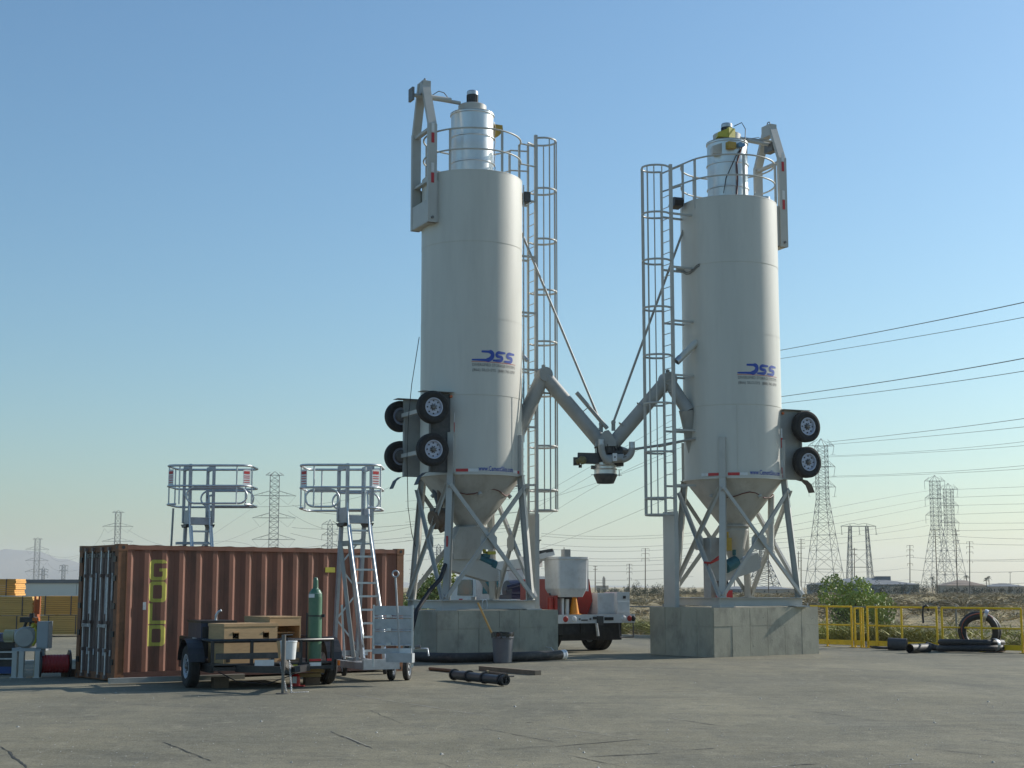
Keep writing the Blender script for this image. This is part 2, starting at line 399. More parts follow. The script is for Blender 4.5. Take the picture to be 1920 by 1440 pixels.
    # discharge below the cone
    if not right:
        m = MB()
        # square transition leaning, then a trough conveyor sloping down towards +x
        def ringbox(c, hx, hy): return [(c[0] - hx, c[1] - hy, c[2]), (c[0] + hx, c[1] - hy, c[2]), (c[0] + hx, c[1] + hy, c[2]), (c[0] - hx, c[1] + hy, c[2])]
        secs = [ringbox((-.05, 0, zc - .03), .42, .40), ringbox((-.18, 0, 1.75), .42, .34), ringbox((-.22, 0, 1.25), .36, .27)]
        for a_, b_ in zip(secs[:-1], secs[1:]): m.add(a_ + b_, [(i, (i + 1) % 4, 4 + (i + 1) % 4, 4 + i) for i in range(4)])
        m.build('discharge_hopper', M_CONE, t)
        m = MB(); m.prism([(-.62, -.22, 1.38), (-.62, -.22, .98), (.42, -.22, .70), (.75, -.22, .72), (.75, -.22, .98), (.1, -.22, 1.26)], (0, .44, 0)); m.build('trough_conveyor', M_STEEL, t)
        m = MB(); m.tube((.15, -.1, 1.28), (.55, -.1, 1.12), .13, 14); m.tube((.50, -.1, 1.14), (.62, -.1, 1.09), .145, 14); m.bx(.25, .45, -.2, 0, 1.3, 1.4); m.build('motor', M_TEAL, t)
        m = MB(); m.bx(.38, .6, -.22, .0, 1.38, 1.46); m.tube((.35, -.1, 1.42), (.3, -.1, 1.56), .05, 8); m.build('gearbox', M_YBOX, t)
        for k in range(6):
            m = MB(); a = [(.62 + .05 * math.sin(x), -.30, .98 - .055 * k + .09 * math.cos(x) - .1) for x in (0, .5, 1, 1.5, 2)]
            m.path(a, .011, 6); m.build('coiled_hose', M_WHITE, t)
        m = MB(); m.lathe([(.02, -.14), (.24, -.13), (.26, 0), (.24, .13), (.02, .14)], (-1.02, -.25, 2.25), (.9, .2, .3), 20)
        m.tube((-.95, -.2, 2.5), (-.95, -.2, 3.0), .06); m.tube((-1.05, -.25, 2.25), (-.85, -.25, 1.95), .1, 12); m.build('butterfly_valve', M_BROWN, t)
        m = MB(); m.path([(-.86, .1, zr - .1), (-.98, 0, zr - .4), (-.9, -.1, 2.6), (-1.0, -.2, 2.35)], .09, 10); m.bx(-1.15, -.8, -.35, -.05, 2.38, 2.52); m.build('dust_pipe', M_DARK, t)
    else:
        m = MB(); m.lathe([(.34, zc - .03), (.36, zc - .12), (.17, 1.15), (.15, 1.0)], (0, 0, 0), n=28); m.build('discharge_hopper', M_CONE, t)
        m = MB(); m.prism([(.55, -.1, .62), (.55, -.1, .98), (-.55, -.1, 1.38), (-.62, -.1, 1.0), (-.50, -.1, .92)], (0, .36, 0)); m.build('trough_conveyor', M_STEEL, t)
        m = MB(); m.tube((.25, .42, 1.15), (.60, .46, 1.0), .16, 14); m.tube((.3, .42, 1.3), (.3, .42, 1.45), .05, 8); m.build('motor', M_TEAL, t)
        m = MB(); m.bx(.42, .70, .25, .5, 1.42, 1.75); m.tube((.5, .4, 1.75), (.5, .4, 1.9), .05, 8); m.build('gearbox', M_OCHRE, t)
        m = MB(); m.bx(.62, 1.0, .05, .4, .22, 1.75); m.build('junction_cabinet', M_PIPE, t)
        m = MB(); m.path([(.72, .5, 1.75), (.78, .6, 1.35), (.9, .62, 1.2), (1.15, .6, 1.1), (1.3, .55, 1.12)], .028, 8); m.path([(.75, .52, 1.6), (.85, .62, 1.3), (1.2, .55, 1.05)], .02, 6); m.build('red_hose', mat('red_hose', (.4, .03, .02), .5), t)
        m = MB(); m.bx(.62, .92, .5, .8, .235, .42); m.build('red_case', M_RED, t)
        m = MB(); m.bx(.72, .98, .5, .75, .50, .66); m.tube((.7, .6, .6), (.64, .6, .6), .05, 8); m.beam((.85, .6, .42), (.85, .6, .5), .05, .05); m.build('air_pump', M_BLACK, t)
        m = MB(); m.tube((-.86, .45, 2.9), (-.80, .45, 1.55), .085, 14); m.tube((-.80, .45, 1.55), (-.79, .45, 1.42), .1, 14); m.tube((-.86, .45, 2.9), (-.6, .3, 3.1), .085, 14); m.build('vent_pipe', M_SILO, t)
    # dust collector on the roof
    dc = .56 if not right else .54; zd = zt + .10; zdt = LZ(216) if not right else LZ(270)
    m = MB(); m.lathe([(dc, zd - .08), (dc, zdt)], n=48)
    for f in (.03, .22, .62, .98):
        z = zd + (zdt - zd) * f; m.lathe([(dc, z - .03), (dc + .025, z - .015), (dc + .025, z + .015), (dc, z + .03)], n=48)
    m.lathe([(dc, zdt), (dc + .02, zdt + .01), (dc * .8, zdt + .06), (.3, zdt + .06)], n=48)
    dcb = m.build('dust_collector', M_STAIN, t)
    z1 = LZ(200) if not right else LZ(254)
    m = MB(); m.lathe([(.37, zdt + .05), (.375, z1), (.35, z1 + .02), (.001, z1 + .04)], n=36); m.build('fan_housing', M_STEEL, dcb)
    z2 = LZ(172) if not right else LZ(233)
    m = MB(); m.lathe([(.13, z1), (.135, z2 - .1)], n=20)
    for k in range(14): a = 2 * PI * k / 14; m.beam((.14 * math.cos(a), .14 * math.sin(a), z1 + .05), (.14 * math.cos(a), .14 * math.sin(a), z2 - .1), .012, .03, up=(math.cos(a), math.sin(a), 0))
    m.build('fan_motor', M_DARK, dcb)
    m = MB(); m.lathe([(.148, z2 - .1), (.15, z2 - .02), (.135, z2 + .01), (.001, z2 + .02)], n=20); m.build('motor_cowl', M_GALV, dcb)
    if not right:
        m = MB(); c = Vector((.62, -.12, LZ(242))); m.prism([c + Vector(v) for v in ((-.06, 0, .18), (.2, 0, .18), (.22, 0, .02), (.1, 0, -.12), (-.02, 0, -.2), (-.06, 0, -.1))], (0, .2, 0)); m.build('outlet_guard', M_OCHRE, dcb)
        m = MB(); c = Vector((.30, -.15, LZ(212))); m.prism([c + Vector(v) for v in ((0, 0, .1), (.16, 0, .0), (.2, 0, -.06), (0, 0, -.06))], (0, .2, 0)); m.build('hood', M_YBOX, dcb)
        m = MB(); q = []
        for k in range(9): z = zd + .1 + k * (zdt - zd - .3) / 8; q.append((dc * math.cos(R(-28)) * 1.03 + (.03 if k % 2 else 0), dc * math.sin(R(-28)) * 1.03, z))
        m.path(q, .012, 5); m.build('hinge_rod', M_HUB, dcb)
    else:
        cz = LZ(257); m = MB(); m.prism([(.22, .42, cz + .10), (.50, .35, cz - .02), (.52, .35, cz - .14), (.24, .45, cz - .16)], (-.1, -.26, 0)); m.prism([(.22, .44, cz + .13), (.22, .44, cz - .17), (-.02, .38, cz - .17), (-.02, .38, cz + .13)], (0, -.1, 0)); m.build('hood', M_YBOX, dcb)
        cz = LZ(283); m = MB(); m.prism([(.35, .36, cz + .1), (.72, .40, cz - .06), (.72, .40, cz - .26), (.40, .36, cz - .22)], (-.1, -.26, 0)); m.build('cleaning_hatch', M_STEEL, dcb)
        m = MB(); m.bx(.12, .35, .46, .62, cz - .12, cz + .06); m.build('solenoid_box', M_OCHRE, dcb)
        m = MB(); m.tube((.0, .56, cz), (.0, .66, cz), .07, 12); m.tube((-.12, .54, cz + .02), (-.12, .62, cz + .02), .05, 12); m.build('blue_regulator', mat('blue_regulator', (.1, .25, .42), .4), dcb)
        m = MB(); m.path([(-.1, .58, cz), (.08, .57, cz - .5), (.06, .57, cz - .9), (.1, .57, zd + .05), (.16, .62, zt + .1)], .02, 6); m.build('red_cable', M_CABRED, dcb)
        m = MB(); m.path([(-.1, .2, z2 - .1), (-.25, .35, z2 - .02), (-.33, .4, z2 - .2), (-.2, .56, zdt - .1), (.1, .58, cz - .3), (.35, .45, cz - .9), (.5, .55, zd + .1)], .012, 6); m.build('cable', M_CABLE, dcb)
        m = MB(); m.tube((-.78, .55, zt + .02), (-.78, .55, zt + .22), .16, 20); m.build('relief_valve', M_GALV, t)
        m = MB(); m.lathe([(.0, -.02), (.09, -.02), (.09, .02), (0, .02)], (-.3, .95, zt + .15), (0, 1, 0), 16); m.build('lifting_lug', M_STEEL, t)
    # guard rail ring on the roof, open at the ladder
    zg = [zt + 1.1, zt + .55]
    ga = R(14)
    def ring(z, rr=r - .03, a0=ga, a1=2 * PI - ga, n=56): return [(rr * math.cos(a0 + (a1 - a0) * i / n), rr * math.sin(a0 + (a1 - a0) * i / n), z) for i in range(n + 1)]
    m = MB(); m.path(ring(zg[0]), .024, 8); gr = m.build('guard_rail', M_STEEL, t)
    m = MB(); m.path(ring(zg[1]), .022, 8); m.build('mid_rail', M_STEEL, gr)
    for a in (ga, ga + R(62), R(140), R(220), 2 * PI - ga - R(62), 2 * PI - ga):
        m = MB(); m.beam((1.26 * math.cos(a), 1.26 * math.sin(a), zt - .25 if abs(math.cos(a)) > .9 else zt), (1.26 * math.cos(a), 1.26 * math.sin(a), zg[0]), .05, .05); m.build('rail_post', M_STEEL, gr)
    # ladder, cage and bottom guard on the +x side
    lx = 1.70 if not right else 1.88; hw = .24
    zl0 = LZ(1120); zl1 = (LZ(257, .6) if not right else LZ(312, -.75)); y0 = -.08
    near = ny
    m = MB(); m.beam((lx, y0 + near * hw, 2.2), (lx, y0 + near * hw, zl1), .075, .075); lad = m.build('ladder', M_STEEL, t)
    m = MB(); m.beam((lx, y0 - near * hw, 2.2), (lx, y0 - near * hw, zl1 - .1), .045, .06); m.build('rail', M_STEEL, lad)
    z = 2.45
    while z < zt + .2:
        m = MB(); m.tube((lx, y0 - hw + .02, z), (lx, y0 + hw - .02, z), .011, 6); m.build('rung', M_STEEL, lad); z += .305
    for z in np.linspace(zr - .2, zt - .4, 6):
        for s in (-1, 1): MB().beam((r - .02, y0 + s * hw, z), (lx, y0 + s * hw, z + .0), .05, .05).build('stand_off', M_STEEL, lad)
    for s in (-1, 1):
        for z in (zg[0], zg[1]): MB().tube((1.22, y0 + s * (hw + .1), z), (lx, y0 + s * hw, min(z, zl1 - .13 - (zg[0] - z) * .9)), .022, 8).build('stand_off', M_STEEL, lad)
    cage_bot, cage_top = (LZ(957, .6), LZ(262, .6)) if not right else (LZ(966, -.75), LZ(318, -.75))
    R2 = .37
    def hoop(z, full=False):
        return [(lx, y0 + near * hw, z)] + [(lx + .30 + R2 * math.sin(a) * 1.05, y0 + near * R2 * math.cos(a), z) for a in np.linspace(-.25, PI + .25, 15)] + [(lx, y0 - near * hw, z)]
    m = MB(); zb_ = cage_bot
    m.path(hoop(zb_), .028, 6, sx=.4); cg = m.build('ladder_cage', M_STEEL, t)
    nh = 8; zz = [zb_ + .42 if right else zb_ + .52] + list(np.linspace(zb_ + (1.66 if not right else 1.6), cage_top, nh - 1))
    for z in zz:
        m = MB(); m.path(hoop(z), .03, 6, sx=.4); m.build('hoop', M_STEEL, cg)
    for a in (0.1, .65, 1.15, PI / 2 + .1, PI - 1.0, PI - .55, PI - .1):
        x, y = lx + .30 + R2 * 1.05 * math.sin(a), y0 + near * R2 * math.cos(a)
        m = MB(); m.beam((x, y, zb_), (x, y, cage_top), .03, .012); m.build('cage_bar', M_STEEL, cg)
    m = MB()
    zz0 = -.02; m.prism([(lx - .06, y0 - hw - .04, zz0), (lx + .06, y0 - hw - .04, zz0), (lx + .06, y0 + hw + .04, zz0), (lx - .06, y0 + hw + .04, zz0)], (0, 0, LZ(962) - zz0)); m.build('ladder_guard', M_STEEL, t)
    # wheel carrier on the -x side
    zw = (LZ(778), LZ(854)) if not right else (LZ(803), LZ(869))
    zt0, zt1 = (LZ(893), LZ(748)) if not right else (LZ(901), LZ(772))
    for s in (-1, 1):
        isnear = s == ny
        m = MB(); y = s * .86
        xo = 1.50; xi = .85 if isnear else .9
        m.prism([(-xi, y - .03, zt0), (-xo, y - .03, zt0), (-xo, y - .03, zt1), (-xi - .15, y - .03, zt1), (-xi, y - .03, zt1 - .12)], (0, .06, 0))
        m.beam((-xo, y + s * .05, zt0), (-xo, y + s * .05, zt1), .10, .012, up=(1, 0, 0)); m.beam((-xi, y + s * .05, zt0), (-xi, y + s * .05, zt1 - .12), .10, .012, up=(1, 0, 0))
        sp = m.build('frame_rail', (M_DARK if isnear and not right else M_PIPE), t)
        m = MB(); m.bx(-1.75, -.9, y - .16, y + .16, zt1, zt1 + .012); m.build('fender_cap', M_PIPE, sp)
        if isnear:
            m = MB(); m.lathe([(.001, .03), (.035, .025), (.04, 0)], (-xi - .10, y + s * .06, zt1 - .09), (0, s, 0), 14); m.build('marker_lamp', mat('amber_lamp', (.55, .12, .03), .3), sp)
            m = MB(); m.bx(-xi - .005, -xi + .008, y + s * .11, y + s * .104, zt0 + .02, zt0 + .32); m.bx(-xi - .035, -xi + .01, y + s * .112, y + s * .10, zt1 - 1.0, zt1 - .74); m.bx(-xi - .035, -xi + .01, y + s * .112, y + s * .10, zt0, zt0 + .30); m.build('red_tape', M_RED, sp)
            m = MB(); m.bx(-xi - .034, -xi + .009, y + s * .112, y + s * .10, zt1 - .74, zt1 - .5); m.bx(-xi - .034, -xi + .009, y + s * .112, y + s * .10, zt0 + .30, zt0 + .5); m.build('white_tape', M_WHITE, sp)
        if not right or isnear:   # curved mudflap below
            m = MB(); pts = [(-1.45, y, zt0 + .01), (-1.62, y, zt0 - .02), (-1.75, y, zt0 - .12), (-1.84, y, zt0 - .32)]
            for p_, q_ in zip(pts[:-1], pts[1:]): m.beam(p_, q_, .26, .012, up=(-1, 0, .3))
            m.build('mudflap', M_DARK, sp)
    for z in zw:
        m = MB(); m.beam((-1.52, -.95, z), (-1.52, .95, z), .10, .10); ax = m.build('axle', M_STEEL, t)
        for s in (-1, 1):
            m = MB(); m.lathe([(.001, -.10), (.15, -.10), (.17, -.02), (.17, .05), (.001, .05)], (-1.52, s * 1.0, z), (0, s, 0), 20); m.build('brake_drum', M_HUB, ax)
            ty = wheel_parts(ax, (-1.52, s * 1.12, z), (0, s, 0), .405, .235, s)
    # gooseneck frame at the top of the -x side
    g0, g1, g2 = (LZ(425, -.6), LZ(243, -.6), LZ(156, -.6)) if not right else (LZ(470, .5), LZ(305, .5), LZ(236, .5))
    gx = -1.36; gy = .56
    gn = None
    for s in (-1, 1):
        m = MB(); m.beam((gx, s * gy, g0), (gx, s * gy, g1), .10, .24, up=(1, 0, 0))
        m.beam((gx, s * gy, g1 - .02), (gx - .03, s * .10, g2), .10, .22, up=(1, 0, 0))
        if gn is None: gn = m.build('gooseneck_beam', M_STEEL, t)
        else: m.build('gooseneck_beam', M_STEEL, t)
        m = MB(); f = ny * s
        for za in (g0 + 1.15, g0 + 2.2):
            m.bx(gx - .04, gx + .04, s * (gy + .052), s * (gy + .058), za - .13, za + .13)
        if s == ny: m.build('red_tape', M_RED, gn)
        m = MB()
        for za in (g0 + 1.42, g0 + 2.47): m.bx(gx - .04, gx + .04, s * (gy + .052), s * (gy + .058), za - .12, za + .12)
        if s == ny: m.build('white_tape', M_WHITE, gn)
        m = MB(); m.tube((gx + .0, s * (gy + .05), g0 + .12), (gx, s * (gy + .09), g0 + .12), .035, 10); m.build('pin', M_HUB, gn)
        m = MB(); m.prism([(gx + .02, s * gy, g0 + .02), (-.9, s * gy, g0 + .02), (-.9, s * gy, g0 + 1.1), (gx + .02, s * gy, g0 + 1.1)], (0, s * .012, 0)); m.build('gooseneck_web', M_STEEL, t)
    MB().bx(gx - .11, gx + .11, -gy, gy, g0, g0 + .014).build('cross_plate', M_STEEL, gn); MB().bx(gx - .06, gx + .06, -gy, gy, g1 - .12, g1 - .05).build('cross_plate', M_STEEL, gn)
    MB().bx(gx - .11, gx - .10, -gy, gy, g0 + .02, g0 + .6).build('cross_plate', M_STEEL, gn); MB().bx(gx - .06, gx + .06, -gy, gy, g0 + 1.1, g0 + 1.16).build('cross_plate', M_STEEL, gn)
    m = MB(); m.bx(gx - .12, gx + .10, -.20, .20, g2 - .30, g2 + .02); m.build('apex_plate', M_STEEL, gn)
    m = MB(); m.path([(gx, .07 * math.cos(a), g2 + .06 + .07 * math.sin(a)) for a in np.linspace(0, 2 * PI, 13)[:-1]], .014, 6, closed=True, up=(1, 0, 0)); m.build('lifting_eye', M_HUB, gn)
    zk = LZ(185, -.4) if not right else LZ(259, .3)
    m = MB(); m.tube((gx - .34, 0, zk), (-.35, 0, zk - .04), .05 if not right else .04, 12); m.build('drawbar', M_STEEL, gn)
    if not right:
        m = MB(); m.prism([(gx - .33, -.14, zk + .17), (gx - .33, .14, zk + .17), (gx - .33, .14, zk - .17), (gx - .33, -.14, zk - .17)], (-.06, 0, 0)); m.build('coupler_plate', M_HUB, gn)
        m = MB(); m.path([(gx + .2, 0, zk + .05), (gx + .4, 0, zk + .2), (gx + .55, 0, zk + .18), (gx + .7, 0, zk + .02)], .012, 6); m.build('cable', M_HUB, gn)
        m = MB(); m.tube((gx + .15, -.05, zk - .02), (gx + .72, -.05, zk - .02), .07, 10); m.build('jack_tube', M_STEEL, gn)
    else:
        m = MB(); m.tube((gx + .0, .08, zk - .13), (gx + .75, .08, zk - .10), .055, 10); m.path([(gx + .2, .08, zk - .05), (gx + .4, .08, zk + .03), (gx + .6, .08, zk - .02)], .01, 5); m.build('jack_tube', M_STEEL, gn)
        m = MB(); m.bx(gx - .1, gx + .1, -.09, .3, zk - .35, zk - .12); m.build('winch', M_HUB, gn)
    # lettering and tape
    def ph(px):   # photo column -> local angle on the shell
        u = max(-.995, min(.995, (px - (882 if not right else 1366)) / (95.5 if not right else 92.0)))
        cdir = math.atan2(-S['c'].y, -S['c'].x)
        return cdir + math.asin(u) - S['rz']
    rl = r + .009
    pm = (ph(883) + ph(962)) / 2 if not right else (ph(1380) + ph(1447)) / 2
    k = 1.0 if not right else .98
    zl = LZ(677.5, -1.2) if not right else LZ(701.5, -1.2)
    v, f = dss_logo(); v = [((x - .64) * k, y * k) for x, y in v]
    MB().add(wrap(v, pm, zl, rl), f).build('logo', M_BLUE, t)
    m = MB(); curved(m, pm - .66 * k / rl, pm + .66 * k / rl, zl - .028, zl - .016, rl); m.build('red_line', M_RED, t)
    v, f = text_geo('DIVERSIFIED STORAGE SYSTEMS', .098); w = max(a[0] for a in v) * 2
    v = [(x * 1.28 * k / w, y * 1.05) for x, y, _ in v]; MB().add(wrap(v, pm, zl - .13, rl), f).build('lettering', M_INK, t)
    v, f = text_geo('(866) SILO-SYS  (888) 745-5797', .098); w = max(a[0] for a in v) * 2
    v = [(x * 1.28 * k / w, y * 1.05) for x, y, _ in v]; MB().add(wrap(v, pm, zl - .26, rl), f).build('lettering', M_INK, t)
    v, f = text_geo('www.CementSilos.com', .17, bold=.002); w = max(a[0] for a in v) * 2
    pa, pb = (ph(895), ph(957)) if not right else (ph(1395), ph(1449))
    v = [(x * abs(pb - pa) * rl / w, y) for x, y, _ in v]; MB().add(wrap(v, (pa + pb) / 2, zr + .045, rl + .024), f).build('lettering', M_BLUE, t)
    tape = ([('r', 855, 877), ('w', 877, 895), ('w', 957, 965), ('r', 965, 976)] if not right else [('w', 1309, 1321), ('r', 1321, 1340), ('r', 1356, 1377), ('w', 1377, 1391), ('r', 1454, 1457)])
    for c, a_, b_ in tape:
        m = MB(); curved(m, ph(a_), ph(b_), zr + .02, zr + .095, rl + .022); m.build('red_tape' if c == 'r' else 'white_tape', M_RED if c == 'r' else M_WHITE, t)
    m = MB(); curved(m, pm - 1.0, pm + .75, zr + .003, zr + .115, r + .026, 24); m.build('rim_band', M_SILO, t)
    a = corners[2] if not right else corners[0]
    # shackle and stud bolts at the base
    m = MB()
    for x, y in ((-1.3, -1.3), (1.3, -1.3), (1.3, 1.3), (-1.3, 1.3), (-.9, -1.32), (.9, 1.32)): m.tube((x, y, 0), (x, y, .10), .013, 6)
    m.build('anchor_bolt', M_STEEL, t)
    if not right:
        m = MB(); m.path([(-.22, -1.26, .03), (-.24, -1.26, .12)] + [(-.17 + .06 * math.cos(x), -1.26, .2 + .06 * math.sin(x)) for x in np.linspace(PI, 0, 7)] + [(-.1, -1.26, .12), (-.12, -1.26, .03)], .013, 6); m.build('shackle', M_WHITE, t)
        m = MB(); q = on_leg = bots[2].lerp(tops[2], .42); o = Vector((math.cos(R(225)), math.sin(R(225)), 0)) * .078
        m.beam(q + o - Z3 * .0, q + o + Z3 * .26 + (tops[2] - bots[2]).normalized() * 0, .045, .004, up=o); m.build('red_tape', M_RED, t)
        m = MB()
        for k in range(40): z = zt - .15 - k * .19; m.beam((1.30, -.34 - .0, z), (1.335, -.36, z + .02), .02, .02)
        m.tube((1.32, -.36, zr + .9), (1.32, -.36, zt), .02, 8); m.build('conduit', M_GALV, t)
        m = MB(); m.bx(1.33, 1.5, -.42, -.1, zt - .45, zt - .18); m.build('flood_lamp', M_DARK, t)
        for zc_ in (LZ(665), LZ(735)):
            m = MB(); m.path([(1.335, -.37, zc_ + .3), (1.22, -.52, zc_ + .1), (1.2, -.54, zc_ - .1), (1.33, -.38, zc_ - .3)], .008, 5); m.build('cable', M_HUB, t)
        m = MB(); a = R(-31); m.path([(1.3 * math.cos(a + q / 1.3), 1.3 * math.sin(a + q / 1.3), LZ(817, -1) + w_) for q, w_ in ((0, 0), (-.03, .05), (-.07, .07), (-.12, .05))], .02, 6); m.build('hook', M_BLACK, t)
        m = MB(); m.pipe((1.25, -.1, LZ(650)), (1.48, -.25, LZ(672)), .06, .006); m.build('fill_pipe', M_GALV, t)
    else:
        def on(px, rr): a = ph(px); return Vector((rr * math.cos(a), rr * math.sin(a), 0))
        q = on(1284, r + .10); q.z = LZ(389); o = Vector((-math.sin(ph(1284)), math.cos(ph(1284)), 0)); n_ = on(1284, 1)
        m = MB(); m.prism([q + o * x + Z3 * z for x, z in ((-.26, -.03), (-.20, -.13), (.12, -.10), (.16, .05), (.10, .13), (-.14, .14))], n_ * .26); m.build('flood_lamp', M_BLACK, t)
        q = on(1279, r); q.z = LZ(508); n_ = on(1279, 1); m = MB(); m.tube(q - n_ * .03, q + n_ * .14, .06, 12); m.tube(q + n_ * .1, q + n_ * .20, .045, 12); m.build('sensor_boss', M_STEEL, t)
        for dq in (0, .05):
            pts = []
            for px, dz in ((1281, .06), (1286, .14), (1293, .16), (1300, .12), (1306, .04), (1312, .01)): v_ = on(px, r + .03); v_.z = LZ(508) - dz - dq; pts.append(v_)
            m = MB(); m.path(pts, .009, 5); m.build('cable', M_CABLE, t)
        a_ = on(1301, r - .02); a_.z = LZ(650); b_ = MW[t.name].inverted() @ P(1276, 671, D0 - .9); m = MB(); m.tube(a_, b_, .085, 14); m.build('fill_pipe', M_SILO, t)
        m = MB(); m.pipe(b_, b_ + (b_ - a_).normalized() * .16, .095, .006); m.build('fill_coupling', M_GALV, t)
    return t
silo_l = make_silo(SL, 'left and nearer grey cement silo with four wheels showing on its left side', False)
silo_r = make_silo(SR, 'right grey cement silo with two wheels showing on its right side', True)

# ---------------------------------------------------------------- twin chute and mixer hanging between the silos
HD = 38.9
hub = P(1137, 838, HD)
ch = thing('batching_chute', 'grey twin chute and mixing head hung between the two silos', 'chute', (hub.x, hub.y, 0), R(15))
def W(name, m, build_mat, **k): return m.build(name, build_mat, ch, world=True, **k)
def silo_pt(S, x, y, z):
    return Matrix.Translation(S['c']) @ Matrix.Rotation(S['rz'], 4, 'Z') @ Vector((x, y, z))
aL = P(1019, 703, 38.75); aR = P(1252, 712, 38.95); hb = P(1139, 836, HD)
m = MB(); m.tube(aL, hb - Vector((.1, 0, 0)), .185, 22); W('left_tube', m, M_PIPE).name = 'chute_tube'
m = MB(); m.tube(aR, hb + Vector((.1, 0, 0)), .185, 22); m.tube(aR + (hb - aR) * .42, aR + (hb - aR) * .425, .195, 22); m.tube(aR + (hb - aR) * .72, aR + (hb - aR) * .725, .195, 22); W('chute_tube', m, M_PIPE)
eL = silo_pt(SL, 1.2, -.15, P(980, 815, 38.4).z); eR = P(1291, 772, 38.75)
m = MB(); m.tube(aL + (aL - eL) * .02, eL, .185, 22, r2=.20); lb = W('shell_branch', m, M_PIPE)
m = MB(); m.tube(aR + (aR - eR) * .02, eR, .17, 22); rb_ = W('shell_branch', m, M_PIPE)
m = MB(); m.tube(eR + (aR - eR).normalized() * .05 - Vector((.03, 0, 0)), P(1296, 858, 39.0), .20, 22, r2=.05); W('branch_hood', m, M_PIPE)
for a in (aL, aR):
    m = MB(); m.lathe([(.001, -.19), (.19, -.19), (.19, .19), (.001, .19)], a, (.35, -.93, 0), 20); m.beam(a + Z3 * .13, a + Z3 * .26, .10, .05); m.tube(a + Z3 * .22 + Vector((0, -.05, 0)), a + Z3 * .22 + Vector((0, .05, 0)), .05, 10)
    W('elbow', m, M_PIPE)
# spare bar clamped on the left tube
d = (hb - aL); o = Vector((.26, 0, .21))
m = MB(); m.tube(aL + d * .36 + o, aL + d * .86 + o * .9, .055, 12)
for f in (.56, .80): m.beam(aL + d * f, aL + d * f + o, .04, .02)
W('clamped_bar', m, M_PIPE)
rL0 = silo_pt(SL, 1.27, -.2, P(985, 420, 38.4).z); rR0 = P(1281, 432, 39.1)
eyL = P(1127, 795, HD); eyR = P(1150, 792, HD)
for a, b_, nm in ((rL0, eyL, 'tie_rod'), (rR0, eyR, 'tie_rod')):
    m = MB(); m.tube(a, b_, .032, 10); m.tube(b_ - Vector((0, .05, 0)), b_ + Vector((0, .05, 0)), .06, 12); m.beam(b_, b_ - Z3 * .22, .1, .03); W(nm, m, M_PIPE)
# hub house
y0, y1 = HD - .30, HD + .30
pts = [P(px, py, y0) for px, py in ((1116, 837), (1117, 828), (1133, 808), (1141, 806), (1146, 812), (1155, 826), (1155, 836))]
m = MB(); m.prism(pts, (0, .6, 0)); W('hub_house', m, M_PIPE)
m = MB(); c = P(1138, 842, HD)
m.tube(c + Z3 * .10, c - Z3 * .12, .26, 24)
for k in range(12): a = 2 * PI * k / 12; q = Vector((.30 * math.cos(a), .30 * math.sin(a), 0)); m.tube(c + q + Z3 * .1, c + q - Z3 * .13, .012, 6)
W('bolted_collar', m, M_DARK)
def elbow(px0, py0, px1, py1, top, nm):
    a = P(px0, py0, HD - .38); b_ = P(px1, py1, HD - .38); cpt = Vector((a.x, a.y, b_.z + .05))
    pts = [a] + [a.lerp(cpt, t).lerp(cpt.lerp(b_, t), t) for t in np.linspace(.15, 1, 9)]
    m = MB(); m.path(pts, .085, 14, up=(0, 1, 0)); W('air_elbow', m, M_PIPE)
    t0 = P(px0, top, HD - .38); m = MB(); m.pipe(a - Z3 * .02, t0, .075, .005, 20); W('elbow_socket', m, M_GALV)
elbow(1127.5, 834, 1147, 866, 824, ''); elbow(1185, 840, 1166, 862, 828.5, '')
m = MB(); m.tube(P(1120, 863, HD), P(1168, 860, HD), .20, 20); W('mixer_body', m, M_DARK)
m = MB(); m.tube(P(1130, 861, HD - .33), P(1170, 859, HD - .33), .11, 16); W('manifold', m, M_PIPE)
m = MB(); a = P(1153, 857, HD - .46); m.bx(a.x - .055, a.x + .055, a.y, a.y + .06, a.z - .10, a.z + .10); W('white_plate', m, M_WHITE)
m = MB(); a = P(1153, 857, HD - .47); m.tube(a, a + Vector((0, .03, 0)), .025, 8); a = P(1172, 858, HD - .46); m.tube(a, a + Vector((0, .06, 0)), .05, 12); W('gauge', m, M_HUB)
m = MB(); m.tube(P(1160, 845, HD - .1), P(1172, 849, HD + .2), .13, 16); m.bx(hub.x + .2, hub.x + .4, HD - .2, HD + .2, P(0, 868, HD).z, P(0, 846, HD).z); W('blower_box', m, M_DARK)
m = MB(); a, b_ = P(1083, 859, HD - .1), P(1122, 860, HD - .1); m.beam(a, b_, .25, .27); m.beam(P(1085, 851.5, HD - .1), P(1106, 853, HD - .1), .12, .05); m.beam(P(1075, 865, HD), P(1087, 865, HD), .2, .20); m.beam(P(1085, 874, HD), P(1091, 874, HD), .1, .08); W('actuator_arm', m, M_DARK)
m = MB(); m.lathe([(.001, -.09), (.10, -.09), (.11, 0), (.10, .06), (.05, .09), (.001, .09)], P(1092, 863, HD - .3), (0, -1, 0), 18); m.tube(P(1080, 866, HD - .25), P(1090, 862, HD - .25), .07, 10); W('gear_motor', m, mat('olive_motor', (.17, .145, .06), .5, 0, .2, 9))
m = MB(); top = P(1135, 868, HD); bz = P(1135, 889, HD).z
m.lathe([(.27, 0), (.27, -.06), (.30, -.07), (.28, -.10), (.28, -.15), (.31, -.16), (.29, -.19), (.29, -(top.z - bz))], top, (0, 0, 1), 32); W('sleeve', m, M_STAIN)
